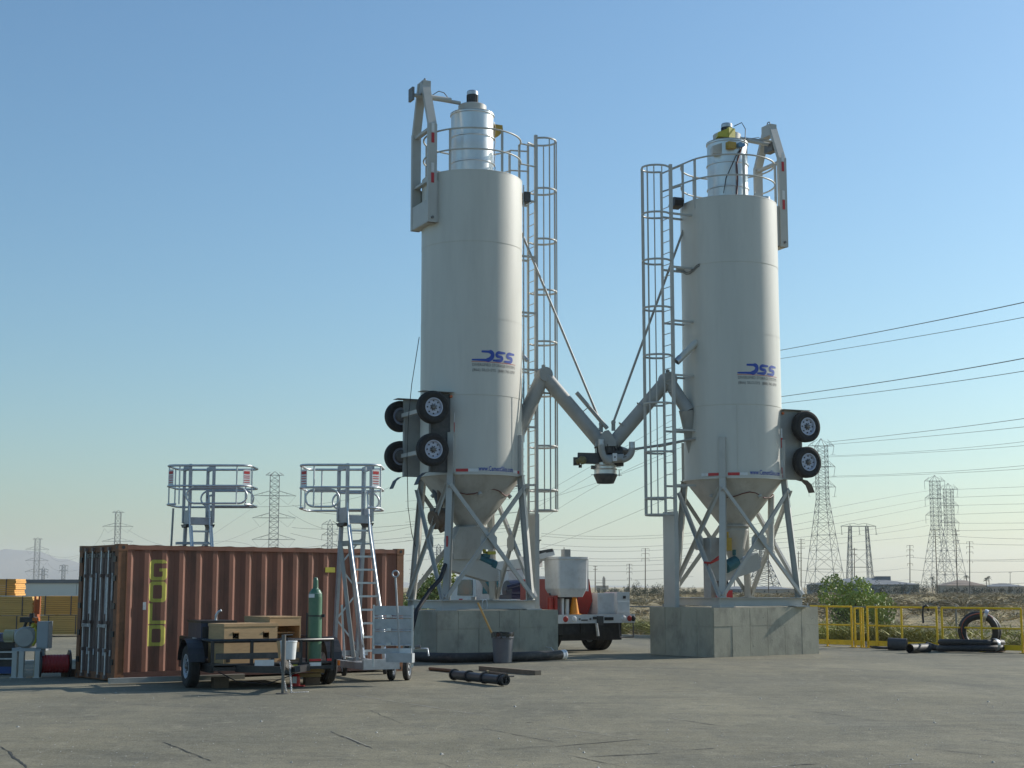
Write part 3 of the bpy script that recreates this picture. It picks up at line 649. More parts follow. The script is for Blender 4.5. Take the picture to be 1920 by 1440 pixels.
m = MB(); nz = P(1135, 906.5, HD).z; m.lathe([(.30, 0), (.31, -.03), (.215, nz - bz), (.20, nz - bz + .02), (.27, -.03)], Vector((top.x, HD, bz)), (0, 0, 1), 32); W('rubber_spout', m, M_DARK)
m = MB()
for px, py in ((1108, 890), (1156, 876), (1158, 881), (1158, 891)): q = P(px, py, HD); m.tube(q, q + Vector((.11, 0, 0)), .008, 6)
m.tube(P(1161, 882, HD), P(1161, 893, HD), .01, 6); m.tube(P(1108, 876, HD - .05), P(1118, 877, HD - .05), .05, 8); W('clamp', m, M_HUB)
m = MB(); m.tube(P(1170, 845, HD + .1), P(1250, 833, 39.2), .035, 10); m.tube(P(1235, 836, 39.2), silo_pt(SR, 1.28, .2, P(1277, 827, 39.3).z), .045, 10, r2=.028); W('steady_bar', m, M_PIPE)
# ---------------------------------------------------------------- the yard (asphalt), the kerb, the open land behind
from mathutils import noise as mnoise
def asphalt_mat():
    m = bpy.data.materials.new('asphalt'); m.use_nodes = True; nt = m.node_tree; N, L = nt.nodes, nt.links; b = N['Principled BSDF']
    b.inputs['Roughness'].default_value = .9; b.inputs['Specular IOR Level'].default_value = .25
    tc = N.new('ShaderNodeTexCoord')
    def noise(sc_, det, rough=.6, vec=None, mscale=None, rot=0):
        n = N.new('ShaderNodeTexNoise'); n.inputs['Scale'].default_value = sc_; n.inputs['Detail'].default_value = det; n.inputs['Roughness'].default_value = rough
        v = tc.outputs['Object']
        if mscale:
            mp = N.new('ShaderNodeMapping'); mp.inputs['Scale'].default_value = mscale; mp.inputs['Rotation'].default_value = (0, 0, rot); L.new(v, mp.inputs[0]); v = mp.outputs[0]
        L.new(v, n.inputs['Vector']); return n.outputs[0]
    def rng(v, a, b_, c=0, d=1):
        r = N.new('ShaderNodeMapRange'); r.inputs[1].default_value = a; r.inputs[2].default_value = b_; r.inputs[3].default_value = c; r.inputs[4].default_value = d; L.new(v, r.inputs[0]); return r.outputs[0]
    def mixc(f, a, b_):
        x = N.new('ShaderNodeMix'); x.data_type = 'RGBA'
        if isinstance(f, float): x.inputs[0].default_value = f
        else: L.new(f, x.inputs[0])
        for i, c in ((6, a), (7, b_)):
            if isinstance(c, tuple): x.inputs[i].default_value = (*c, 1)
            else: L.new(c, x.inputs[i])
        return x.outputs[2]
    base = mixc(rng(noise(.13, 9, .72), .38, .62), (.172, .154, .100), (.305, .270, .178))
    base = mixc(rng(noise(.35, 6, .65, mscale=(1, .35, 1), rot=.45), .42, .70), base, (.148, .140, .103))      # worn lanes
    base = mixc(rng(noise(.5, 8, .7, mscale=(.5, 1.2, 1), rot=-.5), .55, .75, 0, .7), base, (.25, .235, .175))   # dusty patches
    base = mixc(rng(noise(2.2, 8, .75), .56, .72, 0, .55), base, (.095, .090, .076)); base = mixc(rng(noise(7, 6, .8), .50, .64, 0, .5), base, (.28, .265, .20)); base = mixc(rng(noise(3.1, 7, .8), .36, .47, .5, 0), base, (.09, .086, .07))                            # stains
    base = mixc(rng(noise(.22, 3, .5, mscale=(1, .12, 1), rot=.5), .60, .70, 0, .35), base, (.09, .088, .082))
    sp = noise(38, 3, .8); base = mixc(rng(sp, .38, .5, .55, 0), base, (.075, .073, .068)); base = mixc(rng(sp, .56, .68, 0, .8), base, (.30, .285, .25))
    vo = N.new('ShaderNodeTexVoronoi'); vo.inputs['Scale'].default_value = 22; L.new(tc.outputs['Object'], vo.inputs['Vector'])
    base = mixc(rng(vo.outputs['Distance'], .05, .12, .35, 0), base, (.33, .31, .27))
    # scuffed turning arcs of lorry tyres
    for cx, cy, rr_, w_ in ((-.5, 24, 9.0, .35), (-.5, 24, 10.9, .3), (3, 40, 19.5, .3)):
        vd = N.new('ShaderNodeVectorMath'); vd.operation = 'DISTANCE'; vd.inputs[1].default_value = (cx, cy, 0); L.new(tc.outputs['Object'], vd.inputs[0])
        ms = N.new('ShaderNodeMath'); ms.operation = 'SUBTRACT'; L.new(vd.outputs['Value'], ms.inputs[0]); ms.inputs[1].default_value = rr_
        ma = N.new('ShaderNodeMath'); ma.operation = 'ABSOLUTE'; L.new(ms.outputs[0], ma.inputs[0])
        band = rng(ma.outputs[0], w_ * .5, w_, 1, 0); brk = rng(noise(.35, 5, .7), .46, .62, 0, .38)
        mm = N.new('ShaderNodeMath'); mm.operation = 'MULTIPLY'; L.new(band, mm.inputs[0]); L.new(brk, mm.inputs[1]); base = mixc(mm.outputs[0], base, (.075, .072, .064))
    base = mixc(rng(noise(.9, 9, .78, mscale=(.45, 1.6, 1), rot=.35), .52, .66, 0, .55), base, (.105, .098, .078)); base = mixc(rng(noise(1.7, 9, .78, mscale=(1.5, .5, 1), rot=.2), .55, .68, 0, .5), base, (.34, .31, .22))
    L.new(base, b.inputs['Base Color'])
    bp = N.new('ShaderNodeBump'); bp.inputs['Strength'].default_value = .7; bp.inputs['Distance'].default_value = .012; L.new(noise(55, 6, .7), bp.inputs['Height'])
    bp2 = N.new('ShaderNodeBump'); bp2.inputs['Strength'].default_value = .5; bp2.inputs['Distance'].default_value = .06; L.new(noise(1.1, 5, .6), bp2.inputs['Height']); L.new(bp.outputs[0], bp2.inputs['Normal'])
    L.new(bp2.outputs[0], b.inputs['Normal'])
    return m
M_ASPH = asphalt_mat()
# yard edge follows the yellow railing on the right and the chain-link fence behind the truck
e0 = P(1190, 1192, 52.0); e1 = P(1232, 1193, 51.5)
EDGE = [(-80, 66), (-20, 60), (-2, 55), (1.5, 53.6), (8.6, 47.6), (11, 44.2), (14.5, 41.3), (22, 35.5), (60, 5)]
def edge_y(x):
    for (x0, y0), (x1, y1) in zip(EDGE[:-1], EDGE[1:]):
        if x0 <= x <= x1: return y0 + (y1 - y0) * (x - x0) / (x1 - x0)
    return EDGE[0][1] if x < EDGE[0][0] else EDGE[-1][1]
m = MB(); pts = [(60, -25, 0), (60, 5, 0)] + [(x, y, 0) for x, y in reversed(EDGE[:-1])] + [(-80, -25, 0)]
m.add(pts, [tuple(range(len(pts)))]); m.add([(x, y, z - 1.5) for x, y, z in pts] + pts, [(i, (i + 1) % len(pts), len(pts) + (i + 1) % len(pts), len(pts) + i) for i in range(len(pts))])
yard = m.build('yard', M_ASPH, kind='structure')
# kerb
M_KERB = mat('kerb_concrete', (.36, .34, .29), .85, 0, .15, 2, .2, 30)
m = MB()
for (x0, y0), (x1, y1) in zip(EDGE[:-1], EDGE[1:]):
    d = Vector((x1 - x0, y1 - y0, 0)).normalized(); n_ = Vector((-d.y, d.x, 0)) * .09
    m.beam(Vector((x0, y0, .03)) + n_, Vector((x1, y1, .03)) + n_, .16, .12)
m.build('kerb', M_KERB, kind='structure')
# cracks and seams: narrow ragged gaps lying on the asphalt
M_CRACK = mat('crack_fill', (.035, .034, .032), .95, 0, .2, 20); M_SEAM = mat('seam_dust', (.30, .285, .25), .95, 0, .2, 20)
rc = random.Random(5)
def crack(pa, pb, w, mt, jag=.012, nm='crack'):
    a, b_ = G(*pa), G(*pb); n = max(6, int((b_ - a).length / .12)); d = (b_ - a).normalized(); s = Vector((-d.y, d.x, 0)); L_, R_ = [], []; off = 0
    for i in range(n + 1):
        off = off * .8 + rc.uniform(-jag, jag); c = a.lerp(b_, i / n) + s * off; ww = w * rc.uniform(.3, 1.2) * math.sin(PI * min(1, max(.06, (i + .3) / (n + .6)))) ** .4
        L_.append(c + s * ww); R_.append(c - s * ww)
    m = MB(); m.add([(v.x, v.y, .004) for v in L_ + R_], [(i, n + 1 + i, n + 2 + i, i + 1) for i in range(n)]); m.build(nm, mt, yard)
for a, b_, w in (((305, 1392), (396, 1427), .028), ((905 - 560 - 40, 1390), (330, 1390), .015), ((0, 1398), (55, 1440), .03), ((620, 1372), (700, 1404), .022), ((905, 1366), (1040, 1392), .018), ((1040, 1400), (1205, 1386), .03),
                 ((930, 1407), (1040, 1399), .015), ((1062, 1416), (1180, 1440), .02), ((1098, 1420), (1275, 1410), .035), ((1280, 1351), (1358, 1363), .026), ((1518, 1334), (1605, 1346), .026), ((1605, 1347), (1652, 1352), .012),
                 ((1757, 1320), (1862, 1332), .016), ((1750, 1405), (1882, 1420), .022), ((1838, 1387), (1920, 1397), .02), ((1285, 1407), (1345, 1403), .03), ((1480, 1436), (1540, 1432), .035), ((855, 1325), (885, 1323), .014), ((985, 1355), (1000, 1354), .03),
                 ((690, 1330), (760, 1360), .012), ((1440, 1393), (1475, 1396), .018), ((820, 1430), (850, 1439), .016), ((240, 1322), (300, 1320), .03), ((1490, 1249), (1520, 1250), .03), ((520, 1375), (600, 1372), .008), ((1650, 1303), (1750, 1300), .01)):
    crack(a, b_, w * .5, M_CRACK)
for a, b_, w in (((640, 1300), (930, 1345), .02), ((1000, 1358), (1280, 1400), .012), ((1255, 1346), (1282, 1350), .02), ((1660, 1435), (1740, 1430), .02), ((0, 1349), (190, 1341), .015), ((640, 1378), (690, 1400), .012), ((1445, 1439), (1468, 1436), .03)):
    crack(a, b_, w * .7, M_SEAM, .006, 'seam')
# pebbles and grit
rg = np.random.RandomState(3); V, F = [], []
for i in range(900):
    px, py = rg.uniform(-100, 2020), 1240 + 260 * rg.rand() ** .8; c = G(px, py); s = rg.uniform(.004, .011) * (1 + (rg.rand() > .93) * 1.2)
    n = len(V)
    for v in ((s, 0, 0), (-s, 0, 0), (0, s, 0), (0, -s, 0), (0, 0, s * .8)): V.append((c.x + v[0] * rg.uniform(.7, 1.4), c.y + v[1] * rg.uniform(.7, 1.4), .002 + v[2]))
    for t in ((0, 2, 4), (2, 1, 4), (1, 3, 4), (3, 0, 4)): F.append(tuple(n + k for k in t))
obj_np('grit', V, F, mat('pale_grit', (.45, .43, .38), .8, 0, .4, 300), kind='stuff', label='pale grit scattered over the asphalt')

# open land
def land_z(x, y):
    e = y - edge_y(max(-80, min(60, x))) ; 
    if x > 60: e = max(e, 30)
    z = 0.0
    nz = mnoise.noise(Vector((x * .05, y * .05, 0))) * .8 + mnoise.noise(Vector((x * .2, y * .2, 5))) * .28
    if e < 0: return -.35
    ch_ = 0 if e > 34 else (-1.5 * math.sin(PI * min(1, e / 22)) if e < 22 else 0)
    right = 1 / (1 + math.exp(-max(-60, min(60, (x - 6) / 3)))) if y < 160 else 1
    rise = .55 * min(1, max(0, (e - 12) / 22)) * right if e < 130 else (.55 * right * max(0, 1 - (e - 130) / 200) if e < 330 else 0)
    return -.05 + ch_ * right * .8 + rise + nz * min(1, e / 14) * (.4 if e < 40 else .22)
def ground_mat():
    m = bpy.data.materials.new('dry_land'); m.use_nodes = True; nt = m.node_tree; N, L = nt.nodes, nt.links; b = N['Principled BSDF']; b.inputs['Roughness'].default_value = .95; b.inputs['Specular IOR Level'].default_value = .1
    tc = N.new('ShaderNodeTexCoord'); out = None
    cols = [((.32, .25, .145), (.44, .36, .20), .05, 6), ((.22, .18, .11), None, .18, 8), ((.17, .145, .10), None, .5, 8), ((.40, .34, .22), None, 1.3, 8)]
    for i, (a, b_, s, d) in enumerate(cols):
        n = N.new('ShaderNodeTexNoise'); n.inputs['Scale'].default_value = s; n.inputs['Detail'].default_value = d; n.inputs['Roughness'].default_value = .72; L.new(tc.outputs['Object'], n.inputs['Vector'])
        r = N.new('ShaderNodeMapRange'); r.inputs[1].default_value = .4 if i == 0 else .52; r.inputs[2].default_value = .62 if i == 0 else .66; r.inputs[4].default_value = 1 if i == 0 else .75; L.new(n.outputs[0], r.inputs[0])
        x = N.new('ShaderNodeMix'); x.data_type = 'RGBA'; L.new(r.outputs[0], x.inputs[0])
        if i == 0: x.inputs[6].default_value = (*a, 1); x.inputs[7].default_value = (*b_, 1)
        else: L.new(out, x.inputs[6]); x.inputs[7].default_value = (*a, 1)
        out = x.outputs[2]
    L.new(out, b.inputs['Base Color'])
    bp = N.new('ShaderNodeBump'); bp.inputs['Strength'].default_value = 1; bp.inputs['Distance'].default_value = .4; n = N.new('ShaderNodeTexNoise'); n.inputs['Scale'].default_value = 1.2; n.inputs['Detail'].default_value = 8; L.new(tc.outputs['Object'], n.inputs['Vector']); L.new(n.outputs[0], bp.inputs['Height']); L.new(bp.outputs[0], b.inputs['Normal'])
    return m
M_LAND = ground_mat()
xs = np.concatenate([np.linspace(-2500, -130, 24), np.linspace(-120, -30, 30), np.linspace(-29, 60, 150), np.linspace(62, 200, 50), np.linspace(220, 2500, 24)])
ys = np.concatenate([np.linspace(-40, 30, 6), np.linspace(33, 110, 130), np.linspace(112, 300, 90), np.linspace(310, 700, 50), np.linspace(740, 5000, 16)])
V = [(x, y, land_z(x, y)) for y in ys for x in xs]; nx = len(xs)
F = [(j * nx + i, j * nx + i + 1, (j + 1) * nx + i + 1, (j + 1) * nx + i) for j in range(len(ys) - 1) for i in range(nx - 1)]
obj_np('terrain', V, F, M_LAND, smooth=True, kind='structure')
# weeds behind the fence, dry tufts further off: blades and small leaves, each plant a random spray
M_WEED = mat('weed_leaves', (.30, .29, .08), .8, 0, .5, .5, detail=3); M_DRY = mat('dry_grass', (.42, .33, .17), .85, 0, .35, .4, detail=3); M_SCRUB = mat('scrub', (.23, .195, .12), .9, 0, .4, .35, detail=3)
def sprays(name, pts, h, w, k, mt, label, spread=.5):
    rg = np.random.RandomState(len(pts)); n = len(pts) * k; P0 = np.repeat(np.array(pts), k, 0); hh = np.repeat(rg.uniform(.45, 1.2, len(pts)), k) * h
    dx = rg.normal(0, spread, (n, 2)) * hh[:, None]; t = rg.rand(n) ** .7
    base = P0.copy(); base[:, :2] += dx * t[:, None] * .6; base[:, 2] += hh * t * .75
    tip = P0.copy(); tip[:, :2] += dx * (t[:, None] + .35); tip[:, 2] += hh * (t * .75 + rg.uniform(.1, .35, n))
    a = rg.uniform(0, PI, n); s = np.stack([np.cos(a), np.sin(a), rg.normal(0, .4, n)], 1) * (w * rg.uniform(.5, 1.4, n))[:, None]
    V = np.stack([base - s, base + s, tip], 1).reshape(-1, 3); F = np.arange(n * 3).reshape(-1, 3)
    return obj_np(name, V, F, mt, kind='stuff', label=label)
rg = np.random.RandomState(11); pts = []
while len(pts) < 2300:
    x = rg.uniform(-1, 24); y = edge_y(x) + .5 + rg.gamma(1.5, 2.6)
    if mnoise.noise(Vector((x * .35, y * .35, 2))) > -.2: pts.append((x, y, land_z(x, y) - .03))
sprays('weeds', pts, .9, .018, 52, M_WEED, 'green and yellow weeds growing behind the fence')
pts = []
while len(pts) < 1500:
    x = rg.uniform(-1, 26); y = edge_y(x) + .5 + rg.gamma(1.8, 5)
    pts.append((x, y, land_z(x, y) - .03))
sprays('dry_grass', pts, .5, .014, 40, M_DRY, 'dry straw coloured grass behind the fence')
pts = []
while len(pts) < 1300:
    y = 60 + 260 * rg.rand() ** 1.3; x = y * rg.uniform(-.42, .42)
    if y > edge_y(max(-80, min(60, x))) + 10 and mnoise.noise(Vector((x * .06, y * .06, 2))) > -.25: pts.append((x, y, land_z(x, y) - .05))
sprays('scrub', pts, .62, .03, 110, M_SCRUB, 'low brown scrub dotting the open field', .9)
pts = []
while len(pts) < 3500:
    y = 60 + 200 * rg.rand() ** 1.4; x = y * rg.uniform(-.42, .42)
    if y > edge_y(max(-80, min(60, x))) + 8: pts.append((x, y, land_z(x, y) - .05))
sprays('dry_grass', pts, .4, .025, 26, M_DRY, 'tan grass tufts across the open field', .8)
# far hills, faint through the air
m = MB(); n = 60; V = []
for i in range(n + 1):
    px = -200 + 1400 * i / n; hgt = (46 * math.exp(-((px - 0) / 130) ** 2) + 26 * math.exp(-((px - 230) / 150) ** 2) + 18 + 5 * math.sin(px * .03) + 3 * math.sin(px * .11)) * max(0, 1 - max(0, px - 300) / 900)
    D = 4600; q = P(px, 1100 - max(hgt, 2), D); V += [(q.x, D - 900, -3), (q.x, D, q.z), (q.x, D + 900, -3)]
obj_np('hills', V, [(3 * i + k, 3 * i + 3 + k, 3 * i + 4 + k, 3 * i + 1 + k) for i in range(n) for k in (0, 1)], mat('hill_scrub', (.17, .16, .14), .95), smooth=True, kind='structure')

# ---------------------------------------------------------------- yellow pipe railing
yA = Vector((9.0, 44.0, 0)); yB = Vector((13.25, 39.25, 0))
def ry(px):
    """point on the railing line seen in column px"""
    s = (px - 960) / FPX * 1.0
    # solve x = s*(CP*depth...) on the line; s is close to x / (y*CP)
    t = 0.5
    for _ in range(30):
        q = yA.lerp(yB, t); cur = 960 + FPX * q.x / (q.y * CP - 1.2 * SP); t += (px - cur) / 400
    return yA.lerp(yB, t)
TOPZ = 1.14
def rail_section(label, p0, p1, posts, extra=(), name='yellow_railing', top=TOPZ, mid=.62):
    a, b_ = ry(p0), ry(p1); t = thing(name, label, 'railing', a, 0, 'yellow railing sections')
    m = MB(); m.tube(a + Z3 * top, b_ + Z3 * top, .030, 10); m.build('top_rail', M_YEL, t, world=True)
    m = MB(); m.tube(a + Z3 * mid, b_ + Z3 * mid, .024, 10); m.build('mid_rail', M_YEL, t, world=True)
    m = MB(); m.beam(a + Z3 * .13, b_ + Z3 * .13, .012, .14); m.build('toe_board', M_YEL, t, world=True)
    for p in posts:
        q = ry(p); m = MB(); m.tube(q, q + Z3 * (top + .01), .030, 10); m.beam(q, q + Z3 * .012, .14, .14, up=(1, 0, 0)); m.build('post', M_YEL, t, world=True)
    return t
rail_section('yellow railing section beside the right plinth', 1520, 1597, (1551, 1597))
g = rail_section('narrow yellow gate leaf next to the right plinth railing', 1603, 1617, (1603, 1614, 1618.5), name='yellow_gate', top=1.10, mid=.66); g['category'] = 'gate'
rail_section('yellow railing section behind the grey pipe offcut', 1626, 1758, (1627, 1691, 1757))
m = MB(); q = ry(1644); m.beam(q + Z3 * .0, q + Z3 * 1.1, .12, .05, up=(1, 0, 0)); o = m.build('gate_post', M_YEL, world=True, label='thick yellow gate post in the gap of the railing', cat='post')
rail_section('yellow railing section behind the standing cable coil', 1767, 1916, (1767, 1841, 1916))
rail_section('rightmost yellow railing section, cut by the photo edge', 1923, 2070, (1923, 1997, 2070))
# short fold of cable hung over the railing
m = MB(); q = ry(1738) + Vector((-.05, -.05, 0)); m.path([q + Vector(v) for v in ((-.06, -.03, .72), (-.07, -.03, .95), (-.05, -.02, 1.15), (.04, 0, 1.2), (.09, .02, 1.16), (.10, .04, 1.05))], .03, 8); m.build('cable_end', M_CABLE, label='short black cable end hooked over the yellow top rail', cat='cable')

# ---------------------------------------------------------------- chain-link fence
M_FENCE = mat('fence_galv', (.22, .22, .21), .6, .3, .2, 10)
def link_fence(label, a, b_, h, posts, slack=0):
    a, b_ = Vector(a), Vector(b_); t = thing('chain_link_fence', label, 'fence', a, 0, 'chain-link fence runs')
    d = (b_ - a); Lh = d.length; d.normalize(); s = Vector((-d.y, d.x, 0))
    m = MB(); m.tube(a + Z3 * h, b_ + Z3 * h, .021, 8); m.build('top_rail', M_FENCE, t, world=True)
    for f in posts:
        q = a + d * (f * Lh); m = MB(); m.tube(q - Z3 * .3, q + Z3 * (h + .04), .03, 10); m.lathe([(.034, 0), (.03, .03), (.001, .05)], q + Z3 * (h + .04), n=10); m.build('post', M_FENCE, t, world=True)
    V, F = [], []; st = .10; n = int((Lh + h) / st); r = .0022
    for i in range(n):
        for sg in (1, -1):
            x0 = i * st - (h if sg == 1 else 0); x1 = x0 + h * sg if sg == 1 else x0 - h
            za, zb2 = 0.03, h
            p, q = [x0, za], [x1, zb2]
            for e in (p, q):
                o = q if e is p else p
                if e[0] < 0: f = (0 - e[0]) / (o[0] - e[0]) if o[0] != e[0] else 0; e[1] += (o[1] - e[1]) * f; e[0] = 0
                if e[0] > Lh: f = (Lh - e[0]) / (o[0] - e[0]) if o[0] != e[0] else 0; e[1] += (o[1] - e[1]) * f; e[0] = Lh
            if abs(p[0] - q[0]) < .01: continue
            A = a + d * p[0] + Z3 * p[1]; B = a + d * q[0] + Z3 * q[1]; k = len(V)
            for o in (A, B):
                for c in (Z3 * r, s * r - Z3 * r * .5, -s * r - Z3 * r * .5): V.append(tuple(o + c))
            F += [(k, k + 1, k + 4, k + 3), (k + 1, k + 2, k + 5, k + 4), (k + 2, k, k + 3, k + 5)]
    o = obj_np('wire_mesh', [tuple(MW[t.name].inverted() @ Vector(v)) for v in V], F, M_FENCE, t, kind='stuff')
    return t
link_fence('grey chain-link fence on the kerb to the right of the truck', (-2.2, 55.4, .06), (8.4, 48.0, .06), .98, [.02, .2, .36, .52, .68, .84, .99])
link_fence('grey chain-link fence running behind the yellow railing', (8.6, 48.3, .06), (18.5, 39.6, .06), 1.02, [.01, .245, .44, .65, .82, .98])

# ---------------------------------------------------------------- the air
hz = bpy.data.materials.new('haze_air'); hz.use_nodes = True; hn = hz.node_tree; hn.nodes.remove(hn.nodes['Principled BSDF'])
pv = hn.nodes.new('ShaderNodeVolumePrincipled'); pv.inputs['Color'].default_value = (.90, .95, 1, 1); pv.inputs['Density'].default_value = HAZE; pv.inputs['Anisotropy'].default_value = .2
hn.links.new(pv.outputs[0], hn.nodes['Material Output'].inputs['Volume'])
m = MB(); m.bx(-2700, 2700, -60, 5700, -5.5, 132); m.build('haze', hz, kind='stuff')
# ---------------------------------------------------------------- pylons, poles, wires
M_LAT = mat('lattice_steel', (.20, .21, .21), .6, .2, .15, .2); M_WOOD = mat('pole_wood', (.11, .09, .07), .9, 0, .2, .5); M_WIRE = mat('wire', (.12, .125, .13), .6, .2, .05, .1)
def lattice_face(m, a0, a1, b0, b1, n, r, x=True):
    """bracing between leg a (a0 bottom, a1 top) and leg b"""
    for i in range(n):
        f0, f1 = i / n, (i + 1) / n
        p, q, s, t_ = a0.lerp(a1, f0), b0.lerp(b1, f0), a0.lerp(a1, f1), b0.lerp(b1, f1)
        m.beam(p, t_, r, r); 
        if x: m.beam(q, s, r, r)
        m.beam(s, t_, r, r)
def pylon(label, px, D, ytop, body, waist, foot, arms, ybase=1102, r=None, foot_n=5, body_n=10, ins='drop', rz=0.12, rear=None):
    base = P(px, ybase, D); k = D / FPX * 1.0; ztop = P(px, ytop, D).z; base.z = land_z(base.x, D) - .3
    t = thing('power_pylon', label, 'pylon', base, rz, 'lattice power pylons')
    r = r or k * .62; hb = body * k / 2; zw = P(px, waist, D).z - base.z if waist else 0; zt = ztop - base.z; hf = foot * k / 2
    cs = [(-1, -1), (1, -1), (1, 1), (-1, 1)]; za = P(px, arms[0][0], D).z - base.z
    low = [Vector((x * (hf if waist else hb), y * (hf if waist else hb), 0)) for x, y in cs]; mid = [Vector((x * hb, y * hb, zw)) for x, y in cs]; up = [Vector((x * hb, y * hb, za)) for x, y in cs]
    for i in range(4):
        m = MB(); 
        if waist: m.beam(low[i], mid[i], r * 1.3, r * 1.3)
        m.beam(mid[i], up[i], r * 1.3, r * 1.3); m.build('mast_leg', M_LAT, t)
    m = MB()
    for i in range(4):
        j = (i + 1) % 4
        if waist:
            f = 0
            hs = [0, .26, .46, .62, .75, .86, .94, 1.0][:foot_n + 3]
            for a, b_ in zip(hs[:-1], hs[1:]): lattice_face(m, low[i].lerp(mid[i], a), low[i].lerp(mid[i], b_), low[j].lerp(mid[j], a), low[j].lerp(mid[j], b_), 1, r * .75)
        lattice_face(m, mid[i], up[i], mid[j], up[j], body_n, r * .7)
        m.beam(up[i], Vector((0, 0, zt)), r, r)
    m.build('bracing', M_LAT, t, kind='stuff')
    for q in arms:
        ya, hw = q[0], q[1]; z = P(px, ya, D).z - base.z; w = hw * k; rise = (q[2] if len(q) > 2 else 9) * k
        m = MB()
        for s in (-1, 1):
            for yy in (-hb, hb):
                m.beam((0, yy, z), (s * w, 0, z), r, r); m.beam((s * hb, yy, z + rise), (s * w, 0, z), r * .8, r * .8)
            m.beam((s * (hb + w) / 2, 0, z), (s * (hb + (w - hb) * .4), 0, z + rise * .6), r * .6, r * .6)
        m.build('cross_arm', M_LAT, t)
        dr = (q[3] if len(q) > 3 else 14) * k
        for s in (-1, 1):
            if dr <= 0: continue
            m = MB()
            if ins == 'drop': m.beam((s * w, 0, z), (s * (w - .12 * w * (s > 0)), 0, z - dr), r * .9, r * .9); m.beam((s * w * .82 - .4, 0, z - dr), (s * w * .98 + .4, 0, z - dr), r * .6, r * .6)
            else:
                a = Vector((s * (hb + (w - hb) * .55), 0, z - dr)); m.beam((s * w, 0, z), a, r * .5, r * .5); m.beam((s * hb, 0, z - dr * .2), a, r * .5, r * .5)
            m.build('insulator', M_LAT, t)
    return t
pylon('tall lattice pylon just right of the right silo wheels', 1547, 430, 822, 19, 936, 62, [(836, 25, 11, 16), (875, 26, 11, 18), (913, 26, 12, 18)], r=.095)
pylon('lattice pylon with three arms, left one of the overlapping pair at right', 1760, 560, 891, 15, 985, 52, [(902, 20, 8, 15), (934, 20, 8, 15), (966, 20, 8, 15)], r=.105)
pylon('lattice pylon with three arms, right one of the overlapping pair', 1785, 600, 906, 14, 985, 48, [(917, 19, 8, 14), (948, 19, 8, 14), (980, 19, 8, 14)], r=.105)
pylon('straight lattice pylon rising over the container between the two stair cages', 511, 560, 884, 17, None, 17, [(891, 17, 5, 0), (929.5, 40, 9, 17), (971, 40, 9, 17), (1011.5, 40, 9, 17), (1050, 40, 9, 17)], ins='v', body_n=20, r=.12)
pylon('lattice pylon above the left corner of the container', 217, 820, 957, 10, None, 10, [(961, 11, 3, 0), (987, 28, 6, 12), (1015, 28, 6, 12), (1043, 28, 6, 12)], ins='v', body_n=14, r=.14)
pylon('lattice pylon far left above the white warehouse', 67, 1100, 1008, 9, None, 9, [(1011, 9, 2, 0), (1030, 21, 5, 9), (1051, 21, 5, 9), (1072, 21, 5, 9)], ins='v', body_n=9, r=.16)
pylon('small far pylon seen between the silver stair and the middle pylon', 617, 900, 974, 9, None, 9, [(983, 15, 6, 10), (1003, 15, 6, 10), (1024, 15, 6, 10)], body_n=14, r=.26)
pylon('tiny far pylon beside the container end', 118, 1500, 1058, 6, None, 6, [(1061, 8, 2, 6), (1070, 8, 2, 5)], body_n=8, r=.3)
pylon('tiny far pylon close behind the far left pylon', 80, 1500, 1062, 5, None, 5, [(1068, 9, 2, 5), (1078, 9, 2, 5)], body_n=8, r=.3)
pylon('far pylon with splayed legs seen below the right silo cone', 1433, 520, 1005, 12, 1045, 58, [(1010, 22, 6, 10), (1035, 22, 6, 10)], r=.18, body_n=5)
pylon('small far pylon seen under the left silo cone', 822, 900, 1020, 8, 1050, 24, [(1026, 18, 4, 8), (1040, 18, 4, 8)], r=.25, body_n=4)
# portal pylon
D = 500; k = D / FPX; t = thing('power_pylon', 'twin legged portal pylon between two tall pylons at right', 'pylon', (P(1613, 1102, D).x, D, -.3), .1, 'lattice power pylons')
r = .14
for s in (-1, 1):
    m = MB(); x0 = s * 17 * k; ft, tp = [], []
    zt = P(1613, 985, D).z
    for q in ((-1, -1), (1, -1), (1, 1), (-1, 1)):
        a = Vector((x0 + s * 4 * k + q[0] * 11 * k * .5, q[1] * 10 * k * .5, 0)); b_ = Vector((x0 - s * 1 * k + q[0] * 2.2 * k, q[1] * 2 * k, zt)); ft.append(a); tp.append(b_); m.beam(a, b_, r, r)
    for i in range(4):
        lattice_face(m, ft[i], tp[i], ft[(i + 1) % 4], tp[(i + 1) % 4], 8, r * .6)
    m.beam((x0 - s * k, 0, zt), (x0 - s * k, 0, zt + 4 * k), r, r)
    m.build('mast', M_LAT, t)
m = MB()
for y in (-1.5, 1.5): m.beam((-34 * k, 0, zt), (-34 * k * .5, y, zt), r, r); m.beam((-34 * k * .5, y, zt), (34 * k * .5, y, zt), r, r); m.beam((34 * k, 0, zt), (34 * k * .5, y, zt), r, r)
for a, b_ in (((-34, 0), (-17, 4.5)), ((-17, 4.5), (-9, 5.5)), ((-9, 5.5), (0, 3)), ((0, 3), (9, 5.5)), ((9, 5.5), (17, 4.5)), ((17, 4.5), (34, 0))): m.beam((a[0] * k, 0, zt + a[1] * k), (b_[0] * k, 0, zt + b_[1] * k), r * .8, r * .8)
m.build('cross_arm', M_LAT, t)
for x, y in ((-33, 15), (1, 15), (33, 15)): m = MB(); m.beam((x * k, 0, zt), ((x + 1) * k, 0, zt - y * k), r, r); m.beam(((x - 1) * k, 0, zt - y * k), ((x + 3) * k, 0, zt - y * k), r, r); m.build('insulator', M_LAT, t)
